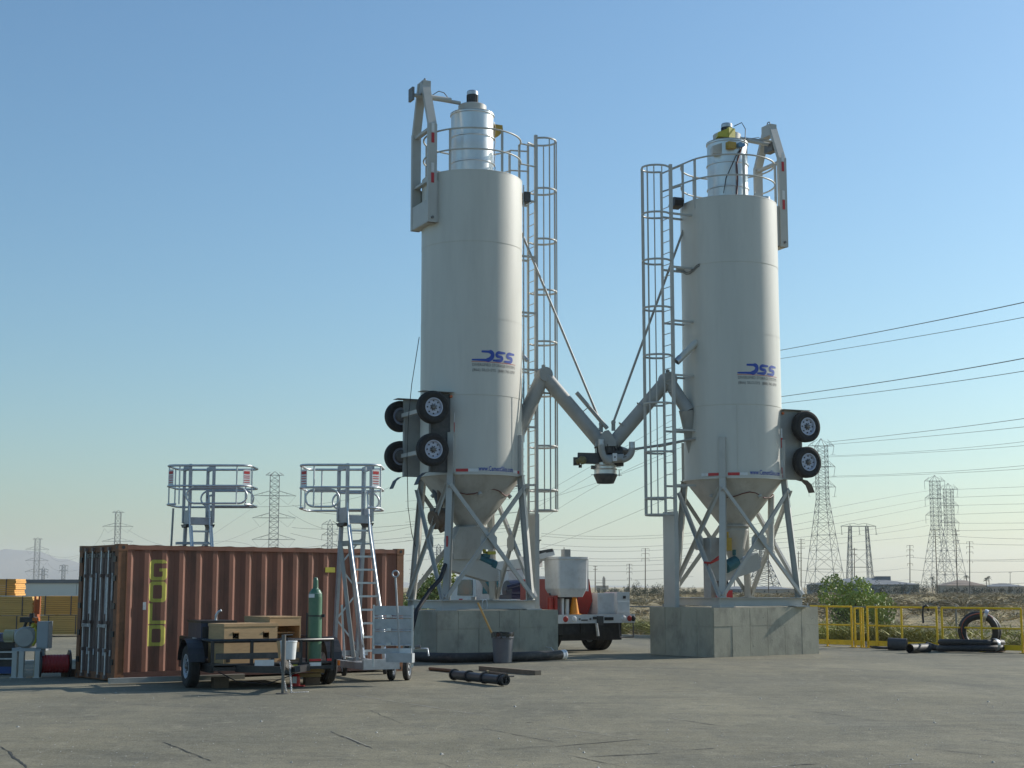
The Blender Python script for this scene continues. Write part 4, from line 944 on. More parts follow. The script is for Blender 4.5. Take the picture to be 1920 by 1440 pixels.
m = MB(); zz = zt - 44 * k; m.beam((-20 * k, 0, zz), (20 * k, 0, zz), r, r); m.beam((-22 * k, 0, zz - 32 * k), (22 * k, 0, zz - 32 * k), r * 1.3, r * 1.3); m.beam((-19 * k, 0, zz), (19 * k, 0, zz - 32 * k), r * .6, r * .6); m.beam((19 * k, 0, zz), (-19 * k, 0, zz - 32 * k), r * .6, r * .6); m.build('tie_beam', M_LAT, t)

def pole(px, ytop, D, label, arms=(), lean=0, w=None, drop=0, pxb=None, yb=1108):
    k = D / FPX; tp = P(px, ytop, D); x1 = P(pxb or px, yb, D).x; zb_ = land_z(x1, D) - .2
    t = thing('utility_pole', label, 'utility pole', (x1, D, zb_), 0, 'wooden utility poles')
    r = w or k * .85
    m = MB(); m.tube((x1, D, zb_), tp, r * 1.2, 8, r2=r * .8); m.build('pole_shaft', M_WOOD, t, world=True)
    for ya, hw in arms:
        z = P(px, ya, D).z; f = (tp.z - z) / max(.1, tp.z - zb_); x = tp.x + (x1 - tp.x) * f
        m = MB(); m.beam((x - hw * k, D - .1, z), (x + hw * k, D - .1, z), r * .6, r * .7)
        for s in (-1, -.4, .4, 1):
            if drop: 
                if abs(s) == 1: m.beam((x + s * hw * k, D - .1, z), (x + s * hw * k, D - .1, z - drop * k), r * .5, r * .5)
            else: m.beam((x + s * hw * k * .97, D - .1, z), (x + s * hw * k * .97, D - .1, z + 1.6 * k), r * .5, r * .5)
        m.build('crossarm', M_WOOD, t, world=True)
    return t
pole(1502, 1010, 300, 'wooden pole with three crossarms nearest the right silo legs', [(1012, 6), (1019, 7), (1028, 7)], yb=1112)
pole(1497, 1034, 420, 'farther wooden pole just left of the three-armed pole', [(1038, 6), (1052, 6), (1066, 5)])
pole(1602, 1027, 420, 'wooden pole standing in front of the portal pylon', [(1030, 5), (1040, 5)])
pole(1706, 1022, 360, 'wooden pole standing alone between the portal pylon and the pair', [(1023, 6), (1031, 6), (1041, 6), (1057, 5)], drop=4)
pole(1753, 992, 230, 'leaning dark pole in front of the overlapping pylons', [(994, 7), (1006, 7)], pxb=1758, yb=1114, drop=4)
pole(1792, 992, 230, 'tall pole with two crossarms, right of the leaning one', [(996, 6), (1003, 6), (1014, 6)], pxb=1795, yb=1112)
pole(1818, 1015, 330, 'wooden pole at the right end of the pole row', [(1016, 6), (1025, 6), (1035, 6), (1052, 5)], drop=4)
pole(1210, 1028, 250, 'wooden pole with three crossarms left of the right silo', [(1029, 7), (1038, 7), (1048, 7)], yb=1124, drop=5)
pole(1180, 1057, 330, 'shorter wooden pole midway between truck and right silo', [(1058, 5), (1065, 5), (1073, 5), (1084, 4)], yb=1121, drop=4)
pole(1116, 1061, 520, 'slim pole just right of the truck boom rest', [(1062, 4), (1068, 4)])
pole(886, 1080, 300, 'thin pole seen under the left silo conveyor', [(1082, 4)], yb=1115)
pole(867, 1085, 400, 'second thin pole seen under the left silo conveyor', [(1087, 5)], yb=1113)
pole(900, 1068, 420, 'thin pole by the left silo rear leg', [(1070, 4), (1078, 4)], yb=1113)
pole(772, 1066, 500, 'thin pole seen at the left edge of the left silo legs', [(1068, 4), (1076, 4)], yb=1110)
pole(1377, 1052, 420, 'slim pole behind the right silo legs', [(1055, 4)], yb=1110)
pole(1441, 1028, 300, 'taller pole seen through the right silo legs', [(1030, 6), (1040, 6)], yb=1114)
pole(1894, 1073, 520, 'small street lamp pole at far right', [(1074, 3)], w=.1)
# wires: each is three points (photo column, row, depth) through which the span sags
def wire(p0, p1, p2, r, group='overhead power lines', lab='thin overhead power line sagging across the sky'):
    a, b_, c = P(*p0), P(*p1), P(*p2); pts = []
    for i in range(25):
        t = i / 24
        pts.append(a * (2 * (t - .5) * (t - 1)) + b_ * (4 * t * (1 - t)) + c * (2 * t * (t - .5)))
    m = MB(); m.path(pts, r, 4); m.build('power_line', M_WIRE, label=lab, cat='power line', group=group)
ORD = ('topmost', 'second from the top', 'third from the top', 'fourth from the top', 'fifth from the top', 'sixth from the top', 'seventh from the top', 'eighth from the top', 'ninth from the top')
far = 'overhead power lines'
for i_, (y0, ym, y1, rr) in enumerate(((657, 614, 566, .05), (672, 636, 595, .035), (743, 711, 672, .05), (755, 729, 697, .035))):
    wire((1440, y0 + 4, 260), (1690, ym, 190), (1960, y1 - 8, 150), rr, 'paired conductors leading off to the upper right', ORD[i_] + ' of the four steep conductors leaving the right silo shell')
for i_, (y0, ym, y1, rr) in enumerate(((829, 808, 779, .05), (834, 818, 796, .04), (855, 845, 823, .03), (857, 848, 832, .03), (893, 886, 869, .03), (895, 889, 876, .03))):
    wire((1550, y0, 430), (1740, ym, 330), (1960, y1, 250), rr, 'conductors strung from the tall pylon', ORD[i_] + ' of the six conductors strung from the tall right pylon')
for i_, (y0, ym, y1) in enumerate(((918, 915, 911), (933, 930, 927), (948, 946, 944), (965, 962, 959), (981, 981, 980), (995, 994, 992), (1005, 1009, 1011), (1018, 1021, 1022), (1052, 1052, 1052))):
    wire((1785, y0, 600), (1860, ym, 520), (1960, y1, 440), .045, far, ORD[i_] + ' of the nearly level wires right of the overlapping pylons')
for i_, (y0, ym, y1) in enumerate(((920, 945, 987), (936, 962, 1002), (948, 976, 1008), (973, 997, 1012), (985, 1006, 1018), (1004, 1017, 1030))):
    wire((1742, y0, 560), (1600, ym, 500), (1380, y1 + 4, 470), .045, far, ORD[i_] + ' of the wires falling from the overlapping pylons towards the right silo')
for i_, (a, b_, c) in enumerate((((548, 930), (700, 960), (1010, 905)), ((548, 972), (700, 985), (1010, 955)), ((548, 1012), (740, 1006), (1010, 985)))):
    wire((a[0], a[1] + 17, 560), (b_[0], b_[1] + 4, 480), (c[0], c[1], 380), .05, far, ORD[i_] + ' of the wires from the middle pylon passing behind the left silo')
for i_, (a, b_, c) in enumerate((((1000, 955), (1130, 880), (1280, 800)), ((1000, 985), (1130, 905), (1280, 838)), ((1005, 1012), (1140, 945), (1290, 872)), ((1005, 1032), (1150, 978), (1290, 915)), ((1010, 940), (1120, 905), (1265, 850)), ((1020, 925), (1130, 862), (1265, 785)))):
    wire((a[0], a[1], 400), (b_[0], b_[1], 330), (c[0], c[1], 270), .03, far, ('third', 'fourth', 'fifth', 'lowest', 'second', 'topmost')[i_] + ' of the steep wires climbing between the silos')
for i_, (a, b_, c) in enumerate((((740, 910), (620, 942), (472, 950)), ((780, 985), (640, 998), (540, 958)), ((780, 1012), (660, 1018), (545, 1000)), ((400, 1002), (440, 975), (484, 946)), ((395, 1022), (440, 1008), (484, 988)), ((345, 1022), (430, 1015), (482, 1028)))):
    wire((a[0], a[1], 480), (b_[0], b_[1], 520), (c[0], c[1], 560), .045, far, ORD[i_ % 3] + (' of the wires between the middle pylon and the left silo' if i_ < 3 else ' of the wires falling left from the middle pylon'))
for i_, y in enumerate((1003, 1008, 1023, 1031, 1045, 1050, 1058, 1069, 1085)):
    wire((1015, y - 3, 420), (1150, y + 3, 430), (1300, y - 4, 440), .038, far, ORD[i_] + ' of the level wires low in the sky between the silos')
for i_, y in enumerate((936, 950, 975, 998, 1010, 1036, 1048)):
    wire((760, y + 4, 430), (880, y - 6, 430), (1010, y - 20, 430), .032, far, ORD[i_] + ' of the wires seen through the left silo legs')
for i_, (a, b_, c) in enumerate((((239, 993, 820), (290, 1018, 780), (345, 1028, 740)), ((90, 1035, 1100), (110, 1052, 1050), (150, 1043, 1000)), ((195, 992, 820), (150, 1040, 900), (88, 1040, 1100)), ((90, 1056, 1100), (110, 1070, 1080), (150, 1068, 1000)))):
    wire(a, b_, c, .05, far, ('wire sagging right from the pylon above the container', 'upper wire right of the far left pylon', 'wire sagging between the two leftmost pylons', 'lower wire right of the far left pylon')[i_])
for i_, y in enumerate((1045, 1068, 1090)): wire((1495, y, 300), (1600, y + 5, 300), (1706, y - 4, 360), .03, far, ORD[i_] + ' of the pole wires left of the lone pole'); wire((1706, y, 360), (1830, y + 5, 330), (1960, y + 1, 300), .03, far, ORD[i_] + ' of the pole wires right of the lone pole')

# ---------------------------------------------------------------- trees and bushes
def crown_geo(rg, c, rad, n, leaf, squash=.8, lobes=7):
    """leaf-sized quads gathered in uneven lobes, with gaps between them"""
    c = np.array(c); L_ = rg.normal(0, .42, (lobes, 3)) * rad; L_[:, 2] = np.abs(L_[:, 2]) * squash - rad * .1
    lr = rad * rg.uniform(.28, .58, lobes); w = lr ** 2 / (lr ** 2).sum(); idx = rg.choice(lobes, n, p=w)
    d = rg.normal(0, 1, (n, 3)); d /= np.linalg.norm(d, axis=1)[:, None]; rr = lr[idx] * rg.uniform(.35, 1.08, n) ** .5
    pos = c + L_[idx] + d * rr[:, None] * np.array([1, 1, squash])
    u = rg.normal(0, 1, (n, 3)); u /= np.linalg.norm(u, axis=1)[:, None]; v = np.cross(u, rg.normal(0, 1, (n, 3))); v /= np.linalg.norm(v, axis=1)[:, None] + 1e-9
    s = (leaf * rg.uniform(.5, 1.4, n))[:, None]
    V = np.stack([pos - u * s, pos + v * s * .55, pos + u * s, pos - v * s * .55], 1).reshape(-1, 3); F = np.arange(n * 4).reshape(-1, 4)
    return V, F
M_BARK = mat('bark', (.11, .085, .06), .9, 0, .25, 6, .4, 20)
def leafmat(nm, col, tr=.25):
    m = mat(nm, col, .6, 0, .45, .9, detail=4); b = m.node_tree.nodes['Principled BSDF']
    return m
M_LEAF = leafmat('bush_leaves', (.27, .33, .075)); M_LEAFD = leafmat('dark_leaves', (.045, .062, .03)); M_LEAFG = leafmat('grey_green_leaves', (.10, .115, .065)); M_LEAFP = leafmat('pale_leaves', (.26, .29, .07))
seed = [100]
def bush(label, base, h, w, n, leaf, mt, name='bush', cat='bush', trunks=4, group=None, parts=True, squash=.8, low=.45):
    seed[0] += 1; rg = np.random.RandomState(seed[0]); rn = random.Random(seed[0])
    t = thing(name, label, cat, base, 0, group)
    V, F = crown_geo(rg, (0, 0, h * low), w * .95, n, leaf, squash * h / w * 1.05 if h < w * 2.5 else 1.2, 11)
    V[:, 2] = np.maximum(V[:, 2], .02); obj_np('crown', V, F, mt, t)
    m = MB()
    for i in range(trunks):
        a = rn.uniform(0, 2 * PI); q = Vector((math.cos(a) * w * .35, math.sin(a) * w * .35, h * rn.uniform(.5, .8))); mid = q * .5 + Vector((0, 0, h * .12))
        r0 = h * .022 + .01; m.path([(0, 0, -.1), mid * .6, mid, q], [r0, r0 * .8, r0 * .6, r0 * .25], 6)
        for _ in range(3): b2 = q + Vector((rn.uniform(-.3, .3) * w, rn.uniform(-.3, .3) * w, rn.uniform(0, .25) * h)); m.tube(mid.lerp(q, .6), b2, r0 * .35, 5, r2=r0 * .12)
    m.build('trunk', M_BARK, t)
    return t
q = P(1590, 1190, 51); bush('leafy green bush behind the yellow railing beside the right plinth', (q.x, 51, land_z(q.x, 51) - .1), 3.35, 1.12, 9000, .05, M_LEAF, trunks=5, low=.45)
q = P(815, 1120, 60); bush('green bush seen between the left silo legs', (q.x, 60, -.1), 2.1, 1.25, 6500, .07, M_LEAFP)
q = P(862, 1120, 62); bush('small green bush right of the first under the left silo', (q.x, 62, -.1), 1.15, .8, 2600, .07, M_LEAFP)
q = P(770, 1120, 58); bush('dark bush at the left foot of the left silo', (q.x, 58, -.1), 1.2, .6, 2200, .07, M_LEAF)
rt = random.Random(4)
NTH = ('leftmost', 'second', 'third', 'fourth', 'fifth', 'sixth', 'seventh', 'eighth', 'ninth', 'tenth', 'eleventh', 'twelfth', 'thirteenth', 'fourteenth')
def far_trees(x0, x1, D, hpx, wpx, cnt, mt, lab, grp, yb=1108, n=420):
    for i in range(cnt):
        px = x0 + (x1 - x0) * (i + rt.uniform(.2, .8)) / cnt; DD = D * rt.uniform(.95, 1.08); k = DD / FPX; x = P(px, yb, DD).x
        bush(lab + ', ' + NTH[i] + (' of its row' if i == 0 else ' from the left in its row'), (x, DD, land_z(x, DD) - .2), hpx * k * rt.uniform(.75, 1.2), wpx * k * rt.uniform(.8, 1.25), n, .30 * k * 3, mt, 'tree', 'tree', 2, grp)
far_trees(1186, 1262, 170, 22, 11, 9, M_LEAFD, 'dark pine-like tree left of the right silo', 'dark trees left of the right silo', 1110, 700)
far_trees(1262, 1350, 240, 14, 9, 5, M_LEAFD, 'dark tree low behind the right silo legs', 'trees low behind the right silo', n=500)
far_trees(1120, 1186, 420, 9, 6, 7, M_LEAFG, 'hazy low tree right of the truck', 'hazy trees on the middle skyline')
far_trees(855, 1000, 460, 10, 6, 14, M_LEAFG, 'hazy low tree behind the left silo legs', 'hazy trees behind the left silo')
far_trees(1515, 1560, 300, 22, 14, 3, M_LEAFD, 'round dark tree left of the long building', 'dark trees left of the long building', n=700)
far_trees(1640, 1760, 290, 17, 10, 8, M_LEAFD, 'round dark tree before the long building', 'dark trees before the long building', n=600)
far_trees(1762, 1960, 310, 13, 9, 11, M_LEAFD, 'round green tree before the right-hand houses', 'round trees before the houses', n=500)
def palm(px, yt, D, label):
    k = D / FPX; q = P(px, 1105, D); zt = P(px, yt, D).z; t = thing('palm_tree', label, 'palm tree', (q.x, D, -.1), 0, 'far palm trees')
    m = MB(); m.tube((0, 0, 0), (0, 0, zt - 2 * k), 1.0 * k * .7, 6); m.build('trunk', M_BARK, t)
    m = MB(); rn = random.Random(px)
    for i in range(26):
        a = rn.uniform(0, 2 * PI); e = rn.uniform(-.5, 1.2); L_ = 6.5 * k
        p0 = Vector((0, 0, zt - 2 * k)); p1 = p0 + Vector((math.cos(a) * math.cos(e), math.sin(a) * math.cos(e), math.sin(e))) * L_ * .6; p2 = p1 + Vector((math.cos(a) * .6, math.sin(a) * .6, -.7)) * L_ * .5
        m.beam(p0, p1, k * .8, k * .15); m.beam(p1, p2, k * .7, k * .12)
    m.build('crown', M_LEAFD, t)
palm(1749, 1081, 420, 'small palm in front of the overlapping pylons'); palm(1813, 1079, 420, 'small palm over the tan house roof'); palm(1855, 1081, 420, 'wind-blown palm right of the tan house'); palm(1850, 1084, 430, 'second palm close behind the wind-blown palm')

# ---------------------------------------------------------------- far buildings
M_ROOFG = mat('grey_roof', (.16, .17, .18), .7, 0, .1, .3); M_WALLB = mat('blue_grey_wall', (.12, .16, .18), .7, 0, .1, .3); M_WALLT = mat('tan_wall', (.38, .32, .25), .8, 0, .1, .3); M_ROOFT = mat('tan_roof', (.27, .20, .15), .8, 0, .1, .4)
M_WARE = mat('warehouse_wall', (.60, .61, .57), .7, 0, .04, .15); M_GLASS = mat('dark_glass', (.03, .04, .05), .15, 0, .1, 1)
def hall(label, p0, p1, ytop, yeave, D, depth, wm, rm, rz=0, doors=(), wins=0, ybase=1112, name='building'):
    a = P(p0, ybase, D); b_ = P(p1, ybase, D); L_ = b_.x - a.x; ze = P(p0, yeave, D).z; zt = P(p0, ytop, D).z
    t = thing(name, label, 'building', (a.x, D, -.2), rz)
    m = MB(); m.bx(0, L_, 0, depth, 0, ze); m.build('wall', wm, t)
    ov = L_ * .012; m = MB(); y0, y1 = -ov, depth + ov; hx = depth * .5
    v = [(-ov, y0, ze), (L_ + ov, y0, ze), (L_ + ov, y1, ze), (-ov, y1, ze), (min(hx, L_ * .4), depth / 2, zt), (L_ - min(hx, L_ * .4), depth / 2, zt)]
    m.add(v, [(0, 1, 5, 4), (2, 3, 4, 5), (1, 2, 5), (3, 0, 4), (3, 2, 1, 0)]); m.add([(x, y, z - .35 * L_ / 50) for x, y, z in v[:4]] + v[:4], [(i, (i + 1) % 4, 4 + (i + 1) % 4, 4 + i) for i in range(4)]); m.build('roof', rm, t)
    for (f0, f1, c) in doors: m = MB(); m.bx(L_ * f0, L_ * f1, -.15, .1, .2, ze * .82); m.build('door', c, t)
    for i in range(wins):
        m = MB(); x = L_ * (i + .5) / wins; m.bx(x - L_ * .012, x + L_ * .012, -.08, .1, ze * .4, ze * .72); m.build('window', M_GLASS, t)
    return t
t = hall('long low grey roofed building behind the green bush at right', 1550, 1724, 1081, 1094, 330, 22, M_WALLB, M_ROOFG, 0, [(.68, .80, M_WALLT)], 9)
m = MB(); m.bx(13, 16, 8, 11, 3, 4.2); m.build('roof_vent', M_ROOFG, t)
hall('tan hip-roofed house behind the round trees at far right', 1776, 1850, 1086, 1096, 350, 9, M_WALLT, M_ROOFT, 0, (), 5)
hall('low pale house at the far right edge', 1856, 1925, 1092, 1098, 360, 8, M_WALLT, M_ROOFG, 0, (), 4)
hall('low grey house seen through the right silo legs', 1400, 1490, 1098, 1103, 380, 8, M_WALLT, M_ROOFG, 0, (), 4)
hall('low dark house seen under the right silo', 1360, 1410, 1098, 1103, 390, 8, M_WALLB, M_ROOFG, 0, (), 3)
# pale industrial tower on the skyline
q = P(1133, 1108, 800); t = thing('factory', 'pale industrial tower block on the skyline right of the truck', 'factory', (q.x, 800, 0))
k = 800 / FPX
m = MB(); m.bx(-2.2 * k, 2.2 * k, 0, 5, 0, 22 * k); m.lathe([(2 * k, 22 * k), (1.4 * k, 25 * k), (.001, 25 * k)], (0, 2.5, 0), n=10); m.build('tower', M_WALLT, t); m = MB(); m.bx(-14 * k, 8 * k, 0, 8, 0, 8 * k); m.bx(-16 * k, -3 * k, 1, 3, 12.5 * k, 13.5 * k); m.build('shed', M_WALLT, t)
# white warehouse at far left, built as tilt-up wall panels
t = thing('warehouse', 'long white warehouse behind the lumber stacks', 'warehouse', (-32, 80, 0), R(2))
zt = P(80, 1086.5, 80).z
n = 4; w = 18 / n
for i in range(n):
    m = MB(); m.bx(i * w + .01, (i + 1) * w - .01, 0, 20, -.2, zt - .2); m.build('wall_panel', M_WARE, t)
m = MB(); m.bx(-.1, 18.1, -.06, 20.1, zt - .2, zt); m.build('parapet', M_ROOFG, t)
# ---------------------------------------------------------------- shipping container
M_RUST = mat('container_red', (.235, .092, .055), .62, 0, .18, 1.3, .06, 12, dirt=(.10, .052, .03), dirt_amt=.8, dscale=(1, 1, .35))
M_POST = mat('container_post', (.22, .095, .042), .7, 0, .25, 2, .08, 15, dirt=(.075, .035, .02), dirt_amt=.7)
M_DOOR = mat('container_door', (.19, .14, .12), .65, 0, .25, 2, .05, 12, dirt=(.06, .03, .022), dirt_amt=.9, dscale=(1, 1, .3))
M_GOLD = mat('container_lettering', (.50, .44, .07), .55, 0, .12, 3, dirt=(.3, .24, .06), dirt_amt=.5)
cc = G(214, 1279.5)
CL, CWD, CH = 6.14, 1.88, 2.47
crz = R(37)
cont = thing('shipping_container', 'rust red shipping container with GOLD lettering down its side', 'container', cc, crz)
dep = .045; X0 = .17; NR = 17; sw = (CL - 2 * X0) / NR
def cprof(x):
    """outward offset of the corrugated side at x: outer flat, slant, inner flat, slant"""
    f = ((x - X0) % sw) / sw
    if f < .24: return 0.0
    if f < .50: return dep * (f - .24) / .26
    if f < .74: return dep
    return dep * (1 - (f - .74) / .26)
def corr(x0, x1, z0, z1, y, mbx, sgn=1, steps=None):
    xs_ = [x0]; k = 0
    while X0 + k * sw < x1 + sw:
        for f in (0, .24, .50, .74):
            xx = X0 + (k + f) * sw
            if x0 < xx < x1: xs_.append(xx)
        k += 1
    xs_.append(x1); xs_ = sorted(set(xs_))
    vs = [(x, y + sgn * cprof(x + 1e-6), z) for x in xs_ for z in (z0, z1)]
    mbx.add(vs, [(2 * i, 2 * i + 2, 2 * i + 3, 2 * i + 1) for i in range(len(xs_) - 1)])
m = MB(); corr(X0, CL - X0, .16, CH - .09, .012, m); m.build('side_panel', M_RUST, cont)
m = MB(); corr(X0, CL - X0, .16, CH - .09, CWD - .012, m, -1); m.build('side_panel', M_RUST, cont)
for y in (.03, CWD - .03):
    m = MB(); m.bx(.16, CL - .16, y - .03, y + .03, CH - .10, CH - .02); m.build('top_rail', M_RUST, cont)
    m = MB(); m.bx(.16, CL - .16, y - .035, y + .025, .04, .17); m.build('bottom_rail', mat('rail_dark_rust', (.075, .03, .022), .75, 0, .3, 3) if y < 1 else M_RUST, cont)
for x in (0, CL - .16):
    for y in (0, CWD - .16):
        m = MB(); m.bx(x, x + .16, y, y + .16, .12, CH - .12)
        if x == 0 and y == 0: m.bx(.158, .170, -.012, .0, .18, CH - .12)
        p = m.build('corner_post', M_POST, cont)
        for z in (0, CH - .12):
            m = MB(); m.bx(x - .006, x + .172, y - .006, y + .166, z, z + .12); m.build('corner_casting', M_POST, p)
            m = MB(); fy = y - .007 if y == 0 else y + .161
            m.lathe([(.001, 0), (.032, 0)], (x + .09, y - .008 if y == 0 else y + .168, z + .06), (0, -1 if y == 0 else 1, 0), 14); m.lathe([(.001, 0), (.032, 0)], (x - .008 if x == 0 else x + .174, y + .08, z + .06), (-1 if x == 0 else 1, 0, 0), 14); m.build('casting_hole', M_BLACK, p)
# roof, cambered sheets that show as a wavy top edge
m = MB(); vs, fs = [], []; n = 90
for i in range(n + 1):
    x = .16 + (CL - .32) * i / n; z = CH - .022 + .014 * max(0, math.sin(2 * PI * i / 7.5)); vs += [(x, .02, z), (x, CWD - .02, z)]
m.add(vs, [(2 * i, 2 * i + 2, 2 * i + 3, 2 * i + 1) for i in range(n)]); m.build('roof', M_RUST, cont)
m = MB(); m.bx(.1, CL - .1, .05, CWD - .05, .1, .16); m.build('floor', M_BLACK, cont)
m = MB(); m.bx(CL - .09, CL - .05, .1, CWD - .1, .12, CH - .05); m.build('end_wall', M_RUST, cont)
# doors on the near end (x = 0): two leaves, each with pressed ribs, rods, hinges
MB().bx(.0, .08, .16, CWD - .16, CH - .13, CH - .01).build('door_header', M_POST, cont); MB().bx(0, .08, .16, CWD - .16, .02, .15).build('door_sill', M_POST, cont)
for k, (ya, yb) in enumerate(((.17, CWD / 2 - .005), (CWD / 2 + .005, CWD - .17))):
    w = yb - ya; m = MB(); xs_ = []; n = 5
    prof = []
    for i in range(n):
        for f, o in ((0, 0), (.36, 0), (.48, .036), (.86, .036), (.98, 0)): prof.append((ya + w * (i + f) / n, o))
    prof.append((yb, 0)); vs = [(.025 + o, y, z) for y, o in prof for z in (.15, CH - .13)]
    m.add(vs, [(2 * i, 2 * i + 1, 2 * i + 3, 2 * i + 2) for i in range(len(prof) - 1)])
    d = m.build('door', M_DOOR, cont)
    for f in (.28, .72):
        m = MB(); y = ya + w * f; m.tube((-.03, y, .05), (-.03, y, CH - .05), .017, 8); m.build('lock_rod', M_GALV, d)
        m = MB()
        for z in (.08, .55, 1.05, 1.9, CH - .08): m.bx(-.05, .024, y - .04, y + .04, z - .03, z + .03)
        m.build('rod_bracket', M_DOOR, d, kind='stuff')
        m = MB(); m.beam((-.05, y, 1.0), (-.05, y + .35 * (1 if f < .5 else -1), .98), .02, .045); m.build('handle', M_GALV, d)
    m = MB()
    for z in (.35, .85, 1.35, 1.85, 2.2): yy = ya - .05 if k == 0 else yb + .05; m.bx(-.022, .0, yy - .05, yy + .07, z - .05, z + .05)
    m.build('hinge', M_BLACK, d)
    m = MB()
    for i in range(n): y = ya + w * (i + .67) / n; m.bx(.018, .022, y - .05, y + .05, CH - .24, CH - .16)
    m.build('rib_shade_strip', M_BLACK, d)  # black strips painted in as the shade at the rib tops
    m = MB()
    for i, (f, za, zb2) in enumerate(((.18, 1.45, 1.95), (.55, 1.2, 1.9), (.58, .45, .58), (.18, .45, .56), (.9, 1.85, 2.15))): y = ya + w * f; m.bx(.019, .0235, y - .035, y + .035, za, zb2)
    m.build('worn_decal', mat('worn_decal%d' % k, (.42, .42, .42), .7, 0, .35, 30), d)
# GOLD, painted across the corrugation one letter under the other
def in_letter(ch, u, v):
    """u across 0..1, v up 0..1; stroke widths in the same units (letter .60 wide, .50 tall)"""
    W_, H_ = .50, .50; t = .135; x, y = u * W_, v * H_
    def rr(x0, y0, x1, y1, r, x, y):
        if not (x0 <= x <= x1 and y0 <= y <= y1): return False
        cx = min(max(x, x0 + r), x1 - r); cy = min(max(y, y0 + r), y1 - r)
        return (x - cx) ** 2 + (y - cy) ** 2 <= r * r + 1e-9
    tv = .085
    if ch == 'O': return rr(0, 0, W_, H_, .12, x, y) and not rr(t, tv, W_ - t, H_ - tv, .04, x, y)
    if ch == 'G':
        if not rr(0, 0, W_, H_, .12, x, y): return False
        inner = rr(t, tv, W_ - t, H_ - tv, .04, x, y)
        if inner: return x > W_ * .56 and H_ * .44 < y < H_ * .58
        return not (x > W_ - t - .001 and H_ * .58 < y < H_ - tv)
    if ch == 'L': return x < t or y < tv
    if ch == 'D':
        def o(x, y): return rr(0, 0, W_, H_, .12, x, y) or (x < .2 and 0 <= y <= H_)
        return o(x, y) and not rr(t, tv, W_ - t, H_ - tv, .04, x, y)
s0 = .615; lw = .345; lh = .375
for k, ch_ in enumerate('GOLD'):
    zt_ = 2.19 - k * .397; m = MB(); nx_, ny_ = 62, 48; xs_ = [s0 + lw * i / nx_ for i in range(nx_ + 1)]
    for i in range(nx_):
        run = None; u = (i + .5) / nx_
        for j in range(ny_ + 1):
            on = j < ny_ and in_letter(ch_, u, (j + .5) / ny_)
            if on and run is None: run = j
            if not on and run is not None:
                z0, z1 = zt_ - lh + lh * run / ny_, zt_ - lh + lh * j / ny_; run = None
                m.add([(xs_[i], .008 + cprof(xs_[i]), z0), (xs_[i + 1], .008 + cprof(xs_[i + 1]), z0), (xs_[i + 1], .008 + cprof(xs_[i + 1]), z1), (xs_[i], .008 + cprof(xs_[i]), z1)], [(0, 1, 2, 3)])
    m.build('lettering', M_GOLD, cont)
m = MB(); m.bx(.50, .56, .0, .01, 1.28, 1.42); m.build('small_plate', M_GALV, cont)
m = MB(); a = .20; m.bx(4.3, 4.52, .0, .012, 1.98, 2.08); m.build('yellow_sticker', M_YBOX, cont)
# long aluminium beam lying along the container foot
a, b_ = G(204, 1284), G(457, 1275)
m = MB(); m.bx(0, (b_ - a).length, -.05, .05, .02, .11); o = m.build('aluminium_beam', mat('weathered_beam', (.42, .41, .37), .6, .2, .15, 5), label='long pale metal beam lying on the asphalt along the container foot', cat='beam'); o.location = a; o.rotation_euler = (0, 0, math.atan2(b_.y - a.y, b_.x - a.x))

